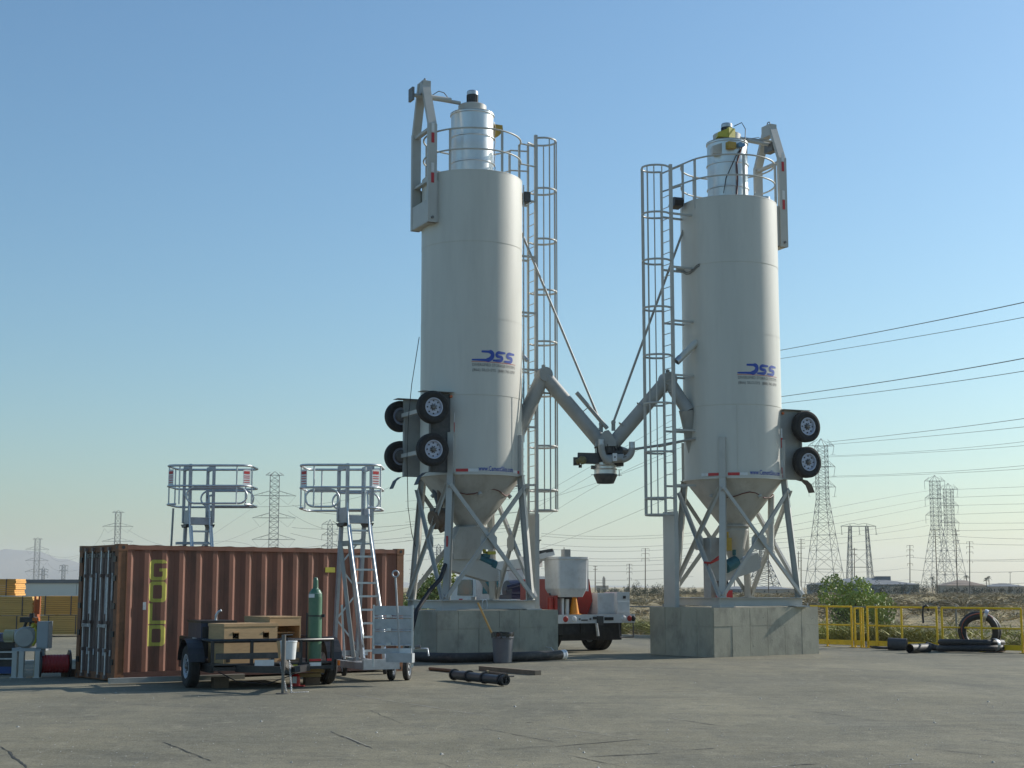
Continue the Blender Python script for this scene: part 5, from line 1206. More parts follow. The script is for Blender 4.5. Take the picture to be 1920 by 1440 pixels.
# ---------------------------------------------------------------- aluminium access stairs on wheeled carts
def gangway(label, px0, D, cage_x, full, y_top, y_floor):
    """platform centre seen in column px0 at depth D; the stair runs towards the camera and to the right, the cage squares with the yard"""
    c = P(px0, 1240, D); c.z = 0; t = thing('access_stair', label, 'access stair', c, 0, 'silver access stairs with cages')
    Rz = Matrix.Rotation(R(27), 4, 'Z')
    def B(nm, m, mt, par=None):
        m.v = [tuple(Rz @ Vector(v)) for v in m.v]; return m.build(nm, mt, par or t)
    zf = P(px0, y_floor, D).z; ztop = P(px0, y_top, D - .5).z; hc = (ztop - zf); w = .25; d = .23
    B('platform', MB().bx(-w, w, -d, d, zf - .05, zf), M_ALU2)
    for x in (-w, w):
        B('kick_plate', MB().bx(x - .008, x + .008, -d, d, zf, zf + .24), M_ALU2)
        for y, zt_ in ((-d, hc + .04), (d, hc - .02)): B('upright', MB().beam((x, y, zf - .02), (x, y, zf + zt_), .05, .075, up=(0, 1, 0)), M_ALU2)
        B('portal_head', MB().beam((x, -d - .03, zf + hc + .0), (x, d + .03, zf + hc - .03), .04, .10), M_ALU2)
        B('portal_tie', MB().beam((x, -d, zf + .56), (x, d, zf + .56), .025, .04), M_ALU2)
        B('pivot_bracket', MB().prism([(x - .05, -d, zf - .05), (x - .05, -d * .6, zf - .11), (x - .05, d * .6, zf - .12), (x - .05, d, zf - .05)], (.1, 0, 0)), M_DARK)
    B('front_lip', MB().bx(-w, w, -d - .012, -d, zf - .06, zf + .09), M_ALU2)
    # cage of bent tube, three loops, open where the stair passes
    xl, xr = cage_x; y0, y1 = -.55, .62
    def rpts(z, a=0.0, gap=None):
        rd = .22; out = []
        for cx, cy, a0 in ((xl + rd, y0 + rd, 180), (xr - rd, y0 + rd, 270), (xr - rd, y1 - rd, 0), (xl + rd, y1 - rd, 90)):
            for i in range(6): q = R(a0 + 90 * i / 5); out.append((cx + rd * math.cos(q), cy + rd * math.sin(q), z))
        return out
    hm = hc - .42
    cage = MB().path(rpts(ztop), .024, 8, closed=True).build('cage', M_ALU, t)
    MB().path(rpts(ztop - .42), .022, 8, closed=True).build('cage_rail', M_ALU, cage)
    low = rpts(ztop - .80); 
    MB().path(low[6:] + low[:4] if full else low[8:] + low[:6], .022, 8).build('cage_rail', M_ALU, cage)
    for x, y in ((xl, y0 + .3), (xl, y1 - .3), (xl + .28, y0), (xl + .28, y1), (xr - .28, y1), (xr, y0 + .3), (xr - .26, y0)):
        MB().tube((x, y, ztop - .80), (x, y, ztop), .016, 8).build('cage_post', M_ALU, cage)
    z0, z1 = ztop - .78, ztop - .46; q = (z1 - z0) / 2
    for yy, (xa, xb) in (((y0 + .04), ((xl + .42, xr - .05) if not full else (xl + .12, xl + .75))), (y1 - .04, (xl + .5, xr - .1))):
        c0, c1 = xa + q, xb - q
        pts = [(c1 + q * math.sin(a), yy, z0 + q + q * math.cos(a)) for a in np.linspace(0, PI, 9)] + [(c0 - q * math.sin(a), yy, z0 + q - q * math.cos(a)) for a in np.linspace(0, PI, 9)]
        MB().path(pts, .02, 8, closed=True, up=(0, 1, 0)).build('swing_gate', M_ALU, cage)
    for x, s in ((xl + .01, 1), (xr - .01, -1)):
        sg = MB().beam((x, y0 + .18, ztop - .24), (x + s * .13, y0 + .06, ztop - .24), .006, .33).build('warning_sign', M_WHITE, cage)
        m = MB(); o = Vector((0, -.006, 0))
        for zz_, hh_ in ((.14, .055), (.21, .014), (.25, .014), (.30, .014), (.345, .014)): m.beam(Vector((x + s * .015, y0 + .165, ztop - zz_)) + o, Vector((x + s * .115, y0 + .075, ztop - zz_)) + o, .006, hh_)
        m.build('red_print', M_RED, sg, kind='stuff')
    # stair
    n = 10; ys, zs = -d, zf - .10; yb, zb2 = -1.05, .40; sx = .21
    for x in (-sx, sx):
        B('stringer', MB().beam((x, ys, zs), (x, yb, zb2), .035, .13, up=(0, 1, .4)), M_ALU)
        B('hand_rail', MB().path([(x - .05, ys + .02, zf + .55), (x - .05, ys - .12, zs - .1), (x - .05, yb - .10, zb2 + .45), (x, yb + .02, zb2 + .2)], .018, 8), M_ALU)
    for i in range(n):
        f = (i + .35) / n; y = ys + (yb - ys) * f; z = zs + (zb2 - zs) * f
        B('step', MB().bx(-sx, sx, y - .05, y + .09, z - .03, z + .005), M_ALU)
    for x in (-sx - .02, sx + .02):
        B('support_column', MB().beam((x, .42, .30), (x, .12, zf - .12), .06, .09, up=(0, 1, 0)), M_ALU2)
    for i in range(4):
        za, zb3 = .6 + i * .5, 1.1 + i * .5; B('cross_brace', MB().beam((-sx, .40 - i * .06, za if i % 2 else zb3), (sx, .40 - i * .06, zb3 if i % 2 else za), .012, .03), M_ALU)
    if full:
        a, b_ = P(638, 1018, D - .4) - c, P(663, 1232, D - .7) - c
        MB().beam(a, b_, .07, .10, up=(0, 1, 0)).build('counter_column', M_PIPE, t); MB().beam(a + Vector((.16, .1, 0)), b_ + Vector((.14, .1, 0)), .06, .09, up=(0, 1, 0)).build('counter_column', M_PIPE, t)
        MB().beam(a - Vector((.04, 0, .02)), a + Vector((.46, .1, .02)), .08, .10).build('counter_head', M_PIPE, t)
        MB().beam(P(641, 1134, D - .9) - c, P(646, 1236, D - .9) - c, .035, .035, up=(0, 1, 0)).build('stay_bar', M_ALU, t)
        # cart: chassis, deck, axle beams
        B('chassis', MB().bx(-.28, .42, -1.25, -1.17, .22, .40), M_ALU2); B('chassis', MB().bx(-.28, -.20, -1.17, .9, .22, .34), M_ALU2); B('chassis', MB().bx(.34, .42, -1.17, .9, .22, .34), M_ALU2); B('chassis', MB().bx(-.55, .42, .86, .95, .24, .34), M_ALU2)
        B('cart_deck', MB().bx(-.20, .34, -1.15, -.5, .33, .345), M_ALU)
        B('side_beam', MB().bx(-.75, .05, -.62, -.55, .45, .54), M_ALU2)
        # ramp panels stood up at the near end
        yq = -1.05; rp0 = P(700, 1215, 27.0) - c; rp1 = P(773, 1215, 26.8) - c; dr = (rp1 - rp0).normalized(); nr = Vector((dr.y, -dr.x, 0)).normalized()
        def zz(py): return P(735, py, 27).z
        for ya, yb2 in ((1136, 1154), (1160, 1180), (1184, 1208), ):
            MB().prism([rp0.xy.to_3d() + Z3 * zz(ya), rp1.xy.to_3d() + Z3 * zz(ya), rp1.xy.to_3d() + Z3 * zz(yb2), rp0.xy.to_3d() + Z3 * zz(yb2)], nr * -.015).build('ramp_panel', M_ALU2, t)
        for p_ in (rp0, rp1): MB().beam(p_.xy.to_3d() + Z3 * zz(1250), p_.xy.to_3d() + Z3 * zz(1134), .035, .03, up=(0, 1, 0)).build('ramp_edge', M_ALU, t)
        for ya in (1157, 1182, 1209): 
            MB().tube(rp0.xy.to_3d() + Z3 * zz(ya), rp1.xy.to_3d() + Z3 * zz(ya), .014, 8).build('ramp_hinge', M_GALV, t); h_ = rp0.lerp(rp1, .35).xy.to_3d() + nr * .03 + Z3 * (zz(ya) + .02); MB().beam(h_, h_ + dr * .09, .02, .05).build('hinge_latch', M_GALV, t)
        MB().beam(rp0.xy.to_3d() + nr * .03 + Z3 * zz(1221), rp1.xy.to_3d() + nr * .03 + Z3 * zz(1219), .04, .09).build('tow_beam', M_ALU2, t)
        a = rp0.lerp(rp1, .70).xy.to_3d() + nr * .056 + Z3 * zz(1219.5); MB().beam(a, a + dr * .21, .004, .085).build('white_label', M_WHITE, t)
        fa, fb = P(726, 1230, 26.9) - c, P(775, 1230, 26.7) - c; MB().beam(fa.xy.to_3d() + Z3 * zz(1232), fb.xy.to_3d() + Z3 * zz(1232), .10, .16).build('axle_beam', M_ALU2, t)
        for px in (734, 763.5):
            w_ = G(px, 1275.5) - c; w_.z = .20; wheel_parts(t, w_, (1, -.18, 0), .20, .10, 1, 0, M_ALU2)
        w_ = G(645, 1267) - c; w_.z = .175; wheel_parts(t, w_, (-1, -.25, 0), .175, .09, 1, 0, M_ALU)
        MB().beam(w_ + Vector((.05, .05, .0)), w_ + Vector((.35, .25, .16)), .03, .04).build('caster_arm', M_ALU2, t); MB().beam(w_ + Z3 * .19 + Vector((-.02, -.1, 0)), w_ + Z3 * .17 + Vector((.10, .1, 0)), .14, .012).build('caster_fender', M_ALU2, t)
        w_ = G(722, 1264) - c; w_.z = .16; wheel_parts(t, w_, (-1, 0, 0), .16, .08, 1, 0, M_ALU)
        a, b_ = P(749, 1217, 26.75) - c, P(741.5, 1082, 26.6) - c
        MB().tube(a, b_, .019, 8).path([b_ + Vector((.055 * math.sin(q), 0, .055 - .055 * math.cos(q))) for q in np.linspace(0, 2 * PI, 13)[:-1]], .015, 6, closed=True, up=(0, 1, 0)).build('draw_handle', M_ALU2, t)
        a = P(776, 1216, 26.9) - c; MB().path([a, a + Vector((.14, 0, .0)), a + Vector((.24, 0, .0)), a + Vector((.26, 0, -.13))], .016, 6).build('hitch_bar', M_GALV, t); MB().tube(a + Vector((.02, 0, .02)), a + Vector((.12, 0, .03)), .035, 8).build('hitch_socket', M_HUB, t)
    else:
        B('cart_frame', MB().bx(-.3, .45, -1.2, .9, .2, .34), M_ALU2)
        a = P(330, 1018.5, D - .3) - c; b_ = P(391, 1018.5, D - .1) - c; MB().beam(a, b_, .3, .05).build('upper_landing', M_ALU2, t)
        a = P(325, 953, D - .3) - c; b_ = P(319, 1060, D - .3) - c; MB().tube(a, b_, .022, 8).build('prop_tube', M_PIPE, t)
        for x in (-.3, .5): wheel_parts(t, (x, -.9, .2), (1, 0, 0), .2, .1, 1, 0, M_ALU)
    return t
gangway('silver wheeled access stair with cage, standing in front of the container', 662, 28.7, (-1.0, .50), True, 872, 976)
gangway('silver access stair with cage, rising from behind the container', 364, 31.6, (-.57, 1.15), False, 873, 979)

# ---------------------------------------------------------------- black utility trailer and its load
trz = R(25); fl = G(399, 1284.5); fl.z = 0                  # front-left corner of the bed, on the ground
fl = P(399, 1200, 25.4); fl.z = 0
tr = thing('utility_trailer', 'black open utility trailer with a pipe rail in front of the container', 'trailer', fl, trz)
TW, TL = 2.08, 2.35; zd = .42; zr_ = .80
m = MB(); m.bx(0, TW, 0, TL, zd - .02, zd); m.build('deck', M_DARK, tr)
m = MB(); m.channel((0, .03, zd - .08), (TW, .03, zd - .08), .06, .14, .01, up=(0, -1, 0)); m.beam((0, 0, zd - .08), (0, TL, zd - .08), .06, .12); m.beam((TW, 0, zd - .08), (TW, TL, zd - .08), .06, .12); m.beam((0, TL, zd - .08), (TW, TL, zd - .08), .06, .12)
m.build('bed_frame', M_BLACK, tr)
m = MB(); m.path([(0, TL, zr_), (0, 0, zr_), (TW, 0, zr_), (TW, TL, zr_)], .032, 8); rl_ = m.build('pipe_rail', M_BLACK, tr)
for x, y in ((0, 0), (TW * .32, 0), (TW * .73, 0), (TW, 0), (0, TL * .5), (0, TL), (TW, TL * .5), (TW, TL)):
    m = MB(); m.beam((x, y, zd - .1), (x, y, zr_), .05, .05); m.build('rail_post', M_BLACK, rl_)
m = MB(); m.bx(.05, TW * .73, -.03, -.02, .50, .60); m.build('front_board', M_DARK, tr)
wc = Vector((-.17, .80, .36))
wheel_parts(tr, wc, (-1, 0, 0), .36, .20, 1, 8, mat('white_rim', (.5, .52, .56), .4))
wheel_parts(tr, Vector((TW + .17, .80, .36)), (1, 0, 0), .36, .20, 1, 8)
for x in (-.17, TW + .17):
    m = MB(); pts = [(x, .80 + .44 * math.cos(a), .38 + .44 * math.sin(a)) for a in np.linspace(.15, PI - .15, 11)]
    for p_, q_ in zip(pts[:-1], pts[1:]): m.beam(p_, q_, .27, .012, up=(0, (p_[1] - .8), p_[2] - .38))
    m.build('fender', M_BLACK, tr)
m = MB(); m.tube((-.1, .80, .36), (TW + .1, .80, .36), .035, 8); m.build('axle', M_BLACK, tr)
# tongue, coupler, jack, chains
tg = Vector((TW * .50, -1.15, zd - .06))
m = MB(); m.beam((TW * .2, 0, zd - .08), tg, .07, .11); m.beam((TW * .8, 0, zd - .08), tg, .07, .11); m.beam(tg, tg + Vector((0, -.25, .03)), .09, .09); m.build('tongue', M_BLACK, tr)
inv = MW[tr.name].inverted()
jb = inv @ G(530, 1301)
m = MB(); m.tube(jb, jb + Z3 * .45, .026, 10); m.tube(jb + Z3 * .36, jb + Z3 * .93, .036, 10); m.lathe([(.001, 0), (.11, 0), (.11, .012), (.001, .014)], jb, n=18); m.tube(jb + Z3 * .93, jb + Z3 * .93 + Vector((.15, 0, 0)), .012, 6); m.beam(jb + Z3 * .5, tg, .05, .1); m.build('jack', M_HUB, tr)
def chain(p0, p1, sag, nm='chain', par=tr, n=26, floor=None):
    m = MB(); p0, p1 = Vector(p0), Vector(p1)
    for i in range(n):
        t0 = (i + .5) / n; c = p0.lerp(p1, t0) - Z3 * sag * 4 * t0 * (1 - t0)
        if floor is not None: c.z = max(c.z, floor)
        d = (p1 - p0).normalized(); s = Vector((1, 0, 0)) if i % 2 else Vector((.5, .8, 0)); L_ = (p1 - p0).length / n * .75
        pts = [c + d * (L_ * math.cos(a)) + s * (.014 * math.sin(a)) for a in np.linspace(0, 2 * PI, 7)[:-1]]
        m.path(pts, .005, 4, closed=True, up=(0, 1, 0))
    return m.build(nm, M_GALV, par)
chain(jb + Vector((-.05, 0, .50)), jb + Vector((.06, 0, .03)), .0); chain(jb + Vector((.10, 0, .52)), jb + Vector((.14, -.02, .02)), -.02)
chain(jb + Vector((.12, -.02, .02)), jb + Vector((.42, .0, .02)), .0, n=14, floor=.012)
# lamps, plates
m = MB(); m.bx(TW * .80, TW * .90, -.04, -.03, zd + .02, zd + .06); m.bx(TW * .95, TW * .99, -.04, -.03, zd + .02, zd + .06); m.build('red_reflector', M_RED, tr)
m = MB(); m.bx(TW * .34, TW * .50, -.055, -.045, zd - .04, zd + .06); m.build('number_plate', M_WHITE, tr)
m = MB(); m.bx(TW * .80, TW * .90, -.045, -.035, zd - .06, zd + .0); m.build('number_plate', M_WHITE, tr)
m = MB(); m.bx(TW * .39, TW * .50, -.052, -.045, zd - .12, zd - .06); m.bx(TW * .66, TW * .70, -.052, -.045, zd - .1, zd - .03); m.build('yellow_sticker', M_YBOX, tr)
m = MB(); m.bx(TW + .10, TW + .13, -.05, .02, zd - .06, zd + .03); m.build('orange_lamp', mat('orange_lamp', (.7, .16, .01), .3), tr)
m = MB(); m.path([(.1, -.02, .3), (.4, -.05, .14), (.9, -.1, .08), (1.3, -.06, .2), (1.6, -.02, .33)], .01, 5); m.build('cable', M_CABLE, tr)
def on_bed(x, y): q = MW[tr.name] @ Vector((x, y, zd)); return q
def put(name, label, cat, x, y, rz=trz, group=None, z=None): q = on_bed(x, y); q.z = zd + .002 if z is None else z; return thing(name, label, cat, q, rz, group)
# welding generator
M_NAVY = mat('navy_panel', (.028, .038, .075), .4, 0, .15, 6, dirt=(.1, .1, .1), dirt_amt=.3)
t = put('welding_generator', 'dark blue welding generator on the left end of the trailer', 'generator', -.02, .75)
m = MB(); m.bx(0, .60, 0, .95, .06, .66); m.build('body', M_NAVY, t); m = MB(); m.bx(-.015, .62, -.02, .97, .66, .70); m.bx(.02, .6, -.012, .0, .1, .6); m.build('lid', M_BLACK, t)
m = MB(); m.path([(.35, .4, .70), (.35, .4, .78), (.38, .38, .84), (.43, .35, .87)], .022, 8); m.build('exhaust', M_GALV, t)
m = MB(); m.bx(-.006, 0, .3, .6, .28, .40); m.build('decal', M_WHITE, t); m = MB(); m.bx(.05, .12, .05, .9, 0, .06); m.bx(.48, .55, .05, .9, 0, .06); m.build('skid', M_BLACK, t)
# plywood crates
M_PLY = mat('plywood', (.48, .31, .155), .7, 0, .10, 3, .05, 10, dirt=(.30, .19, .09), dirt_amt=.6, dscale=(1, 1, 5))
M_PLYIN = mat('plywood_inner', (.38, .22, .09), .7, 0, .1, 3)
t = put('plywood_crate', 'long low plywood crate with two square hand holes', 'crate', .22, .12, R(39))
w, d_, h = 1.02, .55, .66
m = MB(); hx = [(.16, .28), (.74, .86)]
xs_ = [0, .16, .28, .74, .86, w]
for a, b_ in zip(xs_[:-1], xs_[1:]):
    if (a, b_) in hx: m.bx(a, b_, 0, .018, 0, .40); m.bx(a, b_, 0, .018, .52, h - .05)
    else: m.bx(a, b_, 0, .018, 0, h - .05)
m.build('front_panel', M_PLY, t)
m = MB(); m.bx(0, .018, .018, d_, 0, h - .05); m.build('side_panel', M_PLY, t); m = MB(); m.bx(w - .018, w, .018, d_, 0, h - .05); m.build('side_panel', M_PLY, t); m = MB(); m.bx(.018, w - .018, d_ - .018, d_, 0, h - .05); m.build('back_panel', M_PLY, t)
m = MB(); m.bx(-.01, w + .01, -.01, d_ + .01, h - .05, h - .0); m.build('lid', M_PLY, t)
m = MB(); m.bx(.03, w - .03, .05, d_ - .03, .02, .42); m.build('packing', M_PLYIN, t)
for a, b_ in hx: m = MB(); m.bx(a + .01, b_ - .01, -.012, .0, .50, .52); m.bx(a, b_, -.008, 0, .385, .40); m.build('hand_hole_trim', M_PLYIN, t, kind='stuff')
for x in (.05, w - .12): m = MB(); m.bx(x, x + .07, -.006, 0, .02, .12); m.build('black_bracket', M_BLACK, t)
t = put('plywood_cabinet', 'taller open fronted plywood cabinet with a shelf beside the green cylinder', 'cabinet', 1.14, .60, R(39))
w, d_, h = .62, .9, .76
for x in (0, w - .018): m = MB(); m.bx(x, x + .018, 0, d_, 0, h - .02); m.build('side_panel', M_PLY, t)
m = MB(); m.bx(-.006, w + .006, -.006, d_, h - .02, h + .002); m.build('top_panel', M_PLY, t)
m = MB(); m.bx(.018, w - .018, 0, .018, h - .16, h - .02); m.build('fascia', M_PLY, t)
m = MB(); m.bx(.018, w - .018, .0, .018, 0, .36); m.build('front_panel', M_PLY, t)
m = MB(); m.bx(.018, w - .018, -.006, .4, .36, .385); m.build('shelf', M_PLY, t)
m = MB(); m.bx(.16, w - .018, .15, .4, .47, .49); m.bx(.16, .178, .15, .4, .49, .58); m.build('shelf', M_PLY, t)
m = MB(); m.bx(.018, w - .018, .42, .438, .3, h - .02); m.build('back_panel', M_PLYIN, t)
# gas cylinder
M_GREEN = mat('cylinder_green', (.075, .17, .10), .38, 0, .1, 4, dirt=(.2, .24, .2), dirt_amt=.25)
q = P(589.5, 1228, 26.3)
t = thing('gas_cylinder', 'tall green gas cylinder strapped upright on the trailer', 'gas cylinder', (q.x, 26.3, zd))
m = MB(); hh = P(589.5, 1104, 26.3).z - zd
m.lathe([(.11, 0), (.118, .02), (.118, hh - .14), (.11, hh - .07), (.08, hh - .02), (.05, hh + .01), (.045, hh + .02)], n=32); m.build('body', M_GREEN, t)
m = MB(); m.lathe([(.045, hh + .01), (.048, hh + .03), (.043, hh + .15), (.03, hh + .19), (.001, hh + .20)], n=20); m.build('valve_cap', M_GREEN, t)
m = MB(); m.lathe([(.112, hh - .078), (.092, hh - .045)], n=32); m.bx(-.10, .0, -.118, -.112, hh - .15, hh - .09); m.build('white_label', M_WHITE, t)
zk = P(589.5, 1154.5, 26.3).z - zd
m = MB(); m.lathe([(.124, zk - .012), (.124, zk + .012)], n=24); m.bx(.11, .17, -.03, .03, zk - .025, zk + .025); m.bx(-.15, -.125, -.02, .02, 0, zk + .05); o = m.build('cylinder_bracket', M_BLACK, t)
# white bucket on the tongue
q = P(540.5, 1236, 24.9); zb2 = q.z
t = thing('bucket', 'white plastic bucket hanging at the trailer tongue', 'bucket', (q.x, q.y, zb2))
m = MB(); m.lathe([(.001, 0), (.115, 0), (.135, .27), (.142, .275), (.142, .295), (.13, .297), (.11, .01)], n=28); m.build('body', M_WHITE, t); m = MB(); m.path([(.14 * math.cos(a), 0, .27 + .07 * math.sin(a)) for a in np.linspace(0, PI, 9)], .006, 5, up=(0, 1, 0)); m.build('handle', M_HUB, t)
m = MB(); m.tube((-.03, .0, .29), (-.02, 0, .34), .02, 6); m.build('rag', M_BLACK, t)
q = P(522, 1232, 25.2); t = thing('folded_board', 'narrow tan board standing between crate and white bucket', 'board', (q.x, 25.2, q.z)); m = MB(); m.prism([(-.035, 0, .26), (.045, 0, .26), (.035, 0, -.02), (0, 0, -.02)], (0, .02, 0)); m.build('panel', M_PLY, t)
# fire extinguisher on the ground
q = G(553, 1287); t = thing('fire_extinguisher', 'small red fire extinguisher on the asphalt under the trailer', 'fire extinguisher', q)
m = MB(); m.lathe([(.001, 0), (.085, 0), (.088, .02), (.088, .17), (.06, .21), (.02, .22)], n=20); m.build('body', mat('extinguisher_red', (.42, .015, .015), .3), t)
m = MB(); m.tube((0, 0, .21), (0, 0, .26), .015, 8); m.beam((0, 0, .26), (.07, 0, .27), .015, .015); m.build('valve', M_BLACK, t); m = MB(); m.bx(-.03, .04, -.092, -.088, .06, .17); m.build('label_plate', M_WHITE, t)
m = MB(); m.bx(-.11, .16, -.09, .09, 0, .015); m.build('base_tray', mat('tray_red', (.25, .01, .01), .5), t)
# timber blocks and a cinder block
M_TIMB = mat('timber', (.40, .28, .13), .8, 0, .2, 5, .1, 20); M_TIMD = mat('old_timber', (.15, .105, .07), .85, 0, .2, 5)
q = G(584, 1284); t = thing('timber_block', 'dark timber block under the trailer, carrying yellow lumber', 'timber block', q, R(20)); m = MB(); m.bx(-.13, .13, -.1, .1, 0, .13); m.build('block', M_TIMD, t)
for i, (dx, rz, z) in enumerate(((-.02, 12, .131), (.04, 28, .20))):
    t = thing('lumber_offcut', ('lower yellow lumber offcut lying on the dark block', 'upper yellow lumber offcut tilted on the pile under the trailer')[i], 'lumber', (q.x + dx, q.y, z), R(rz)); m = MB(); m.beam((-.22, 0, .035 + .03 * i), (.18, 0, .035 - .02 * i * 0), .10, .065); m.build('plank', M_TIMB, t)
q = G(412, 1289); t = thing('timber_block', 'brown timber block beneath the left part of the trailer', 'timber block', q, R(25)); m = MB(); m.bx(-.13, .13, -.1, .1, 0, .17); m.build('block', M_TIMD, t)

# ---------------------------------------------------------------- things at the left edge: blower skid, cable reel, lumber
M_CREAM = mat('cream_motor', (.42, .38, .22), .5, 0, .15, 8); M_LGREY = mat('light_grey_box', (.33, .35, .36), .5, 0, .05, 4)
q = G(50, 1271); t = thing('blower_skid', 'grey blower on a four legged steel stand beside a control cabinet', 'blower', q)
k = q.y / FPX
def X(px): return (px - 50) * k
def Zp(py): return P(50, py, q.y).z
m = MB(); m.bx(X(22), X(76), -.05, .5, Zp(1221), Zp(1215)); m.build('table_top', M_LGREY, t)
for px, y in ((28, -.03), (41, -.04), (56, .40), (70, -.02)):
    m = MB(); m.beam((X(px), y, 0), (X(px), y, Zp(1221)), .09, .09); m.bx(X(px) - .07, X(px) + .07, y - .07, y + .07, 0, .012); m.build('leg', M_STEEL if px != 56 else M_CREAM, t)
m = MB(); c = (X(44), .15, Zp(1195)); m.lathe([(.001, -.22), (.17, -.22), (.20, -.18), (.20, .12), (.15, .18), (.001, .18)], c, (0, 1, 0), 20); m.bx(X(28), X(60), 0, .3, Zp(1206), Zp(1180)); m.tube((X(23), .1, Zp(1190)), (X(30), .1, Zp(1190)), .10, 14); m.build('blower_casing', M_PIPE, t)
m = MB(); m.tube((X(38), .1, Zp(1178)), (X(42), .1, Zp(1166)), .03, 8); m.bx(X(34), X(60), -.05, .2, Zp(1167), Zp(1157)); m.tube((X(52), .1, Zp(1175)), (X(52), .1, Zp(1150)), .05, 8); m.build('intake_filter', M_BLACK, t)
m = MB(); m.tube((X(56), .0, Zp(1172)), (X(66), .1, Zp(1176)), .05, 10); m.path([(X(62), 0, Zp(1175)), (X(66), 0, Zp(1186)), (X(62), 0, Zp(1202)), (X(58), 0, Zp(1210))], .035, 8); m.build('yellow_pipe', M_YBOX, t)
m = MB(); m.bx(X(59), X(67), -.1, .1, Zp(1164), Zp(1158)); m.tube((X(61), 0, Zp(1166)), (X(66), 0, Zp(1160)), .03, 8); m.build('orange_valve', mat('orange_valve', (.5, .12, .01), .5), t)
t = thing('control_cabinet', 'pale grey electrical cabinet on the blower stand', 'cabinet', (q.x + X(78), q.y - .05, Zp(1216)))
m = MB(); m.bx(-.115, .105, 0, .25, 0, Zp(1165) - Zp(1216)); m.build('body', M_LGREY, t); m = MB(); m.bx(-.105, .095, -.012, 0, .02, Zp(1165) - Zp(1216) - .02); m.build('door', M_LGREY, t); m = MB(); m.bx(-.02, .02, .05, .15, -.35, 0); m.build('bracket', M_LGREY, t)
q2 = G(6, 1266); t = thing('pump_motor', 'cream coloured motor next to the blower at the left edge', 'motor', (q2.x, q2.y, Zp(1207)))
m = MB(); m.tube((0, 0, .12), (.20, 0, .12), .12, 16); m.lathe([(.001, 0), (.08, .0), (.08, .06), (.001, .06)], (.2, 0, .12), (1, 0, 0), 12); m.build('body', M_CREAM, t); m = MB(); m.bx(.02, .18, -.08, .08, 0, .04); m.build('foot', M_CREAM, t)
t = thing('equipment_rack', 'black steel rack with blue machine at the left edge', 'rack', (q2.x - .55, q2.y, 0))
m = MB(); m.bx(0, .75, 0, .6, Zp(1220), Zp(1207)); m.build('rack_top', M_BLACK, t)
for z in (1226, 1239): m = MB(); m.bx(0, .78, -.02, .0, Zp(z + 1.5), Zp(z - 1)); m.build('rack_bar', M_GALV, t)
m = MB(); m.bx(0, .74, .05, .55, .05, Zp(1221)); m.build('crate_core', M_BLACK, t); m = MB(); m.bx(0, .70, .02, .5, .03, .16); m.bx(0, .48, -.05, .4, Zp(1206), Zp(1190)); m.build('blue_machine', mat('blue_machine', (.02, .06, .2), .5), t)
# cable reel
q = G(101, 1270); r_ = P(101, 1219, q.y).z / 2
t = thing('cable_reel', 'black flanged reel wound with red cable beside the container', 'cable reel', (q.x, q.y, 0), R(25))
for x in (-.27, .27): m = MB(); m.lathe([(.001, -.015), (r_, -.015), (r_, .015), (.001, .015)], (x, 0, r_), (1, 0, 0), 36); m.build('flange', M_BLACK, t)
m = MB(); pr = []
for i in range(19): x = -.25 + i * .5 / 18; pr.append((r_ * (.66 + (.025 if i % 2 else 0)), x))
m.lathe(pr, (0, 0, r_), (1, 0, 0), 32); m.build('cable_winding', mat('red_cable_winding', (.34, .02, .02), .5, 0, .2, 20), t)
t = thing('timber_block', 'scrap timber beside the reel at the container corner', 'timber block', G(137, 1268), R(15)); m = MB(); m.bx(-.22, .18, -.1, .1, 0, .14); m.bx(-.25, -.05, -.12, .05, .141, .2); m.build('block', M_TIMD, t)
# lumber packs
M_LUM = mat('new_lumber', (.60, .36, .11), .75, 0, .14, 1.2, dscale=(.3, 1, 8)); M_LUM2 = mat('lumber_orange', (.62, .32, .08), .75, 0, .14, 1.2, dscale=(.3, 1, 8)); M_STRAP = mat('steel_strap', (.06, .06, .07), .5)
def pack(label, p0, p1, ytop, ybot, D, mt, straps, courses):
    a, b_ = P(p0, ybot, D), P(p1, ybot, D); z0, z1 = max(0.0, a.z), P(p0, ytop, D).z; L_ = b_.x - a.x; rn = random.Random(int(p0 + ytop))
    t = thing('lumber_pack', label, 'lumber pack', (a.x, D, z0), 0, 'strapped lumber packs'); h = (z1 - z0) / courses
    for i in range(courses):
        m = MB(); m.bx(rn.uniform(0, .05), L_ - rn.uniform(0, .05), rn.uniform(0, .02), 1.1, i * h + .004, (i + 1) * h - .004); m.build('board', mt, t)
    m = MB()
    for s in straps: x = P(s, ybot, D).x - a.x; m.bx(x - .015, x + .015, -.006, 1.11, 0, z1 - z0 + .004)
    m.build('strap', M_STRAP, t); return t
DL = 52.5
pack('lower lumber pack behind the blower at far left', -60, 62, 1155, 1189, DL, M_LUM, (-20, 30), 9)
pack('lower lumber pack running behind the container corner', 70, 168, 1154, 1190, DL, M_LUM, (90, 141), 9)
pack('upper lumber pack left of the orange post', -60, 61, 1118.5, 1154, DL, M_LUM, (-20, 41), 9)
pack('upper orange toned lumber pack behind the container corner', 72, 168, 1117.5, 1153, DL, M_LUM2, (84, 132.5), 9)
pack('single lumber pack on top at the far left edge', -60, 29, 1085.5, 1117, DL + .3, M_LUM2, (11,), 8)
q = P(67, 1190, 50.5); t = thing('orange_post', 'rusty orange post standing against the lumber packs', 'post', (q.x, 50.5, 0)); m = MB(); zt_ = P(67, 1118, 50.5).z; m.bx(-.10, -.04, 0, .08, 0, zt_); m.bx(.04, .10, 0, .08, 0, zt_); m.bx(-.04, .04, .02, .06, .3, zt_ - .1); m.build('mast', mat('rusty_orange', (.38, .09, .015), .6, 0, .3, 6), t)
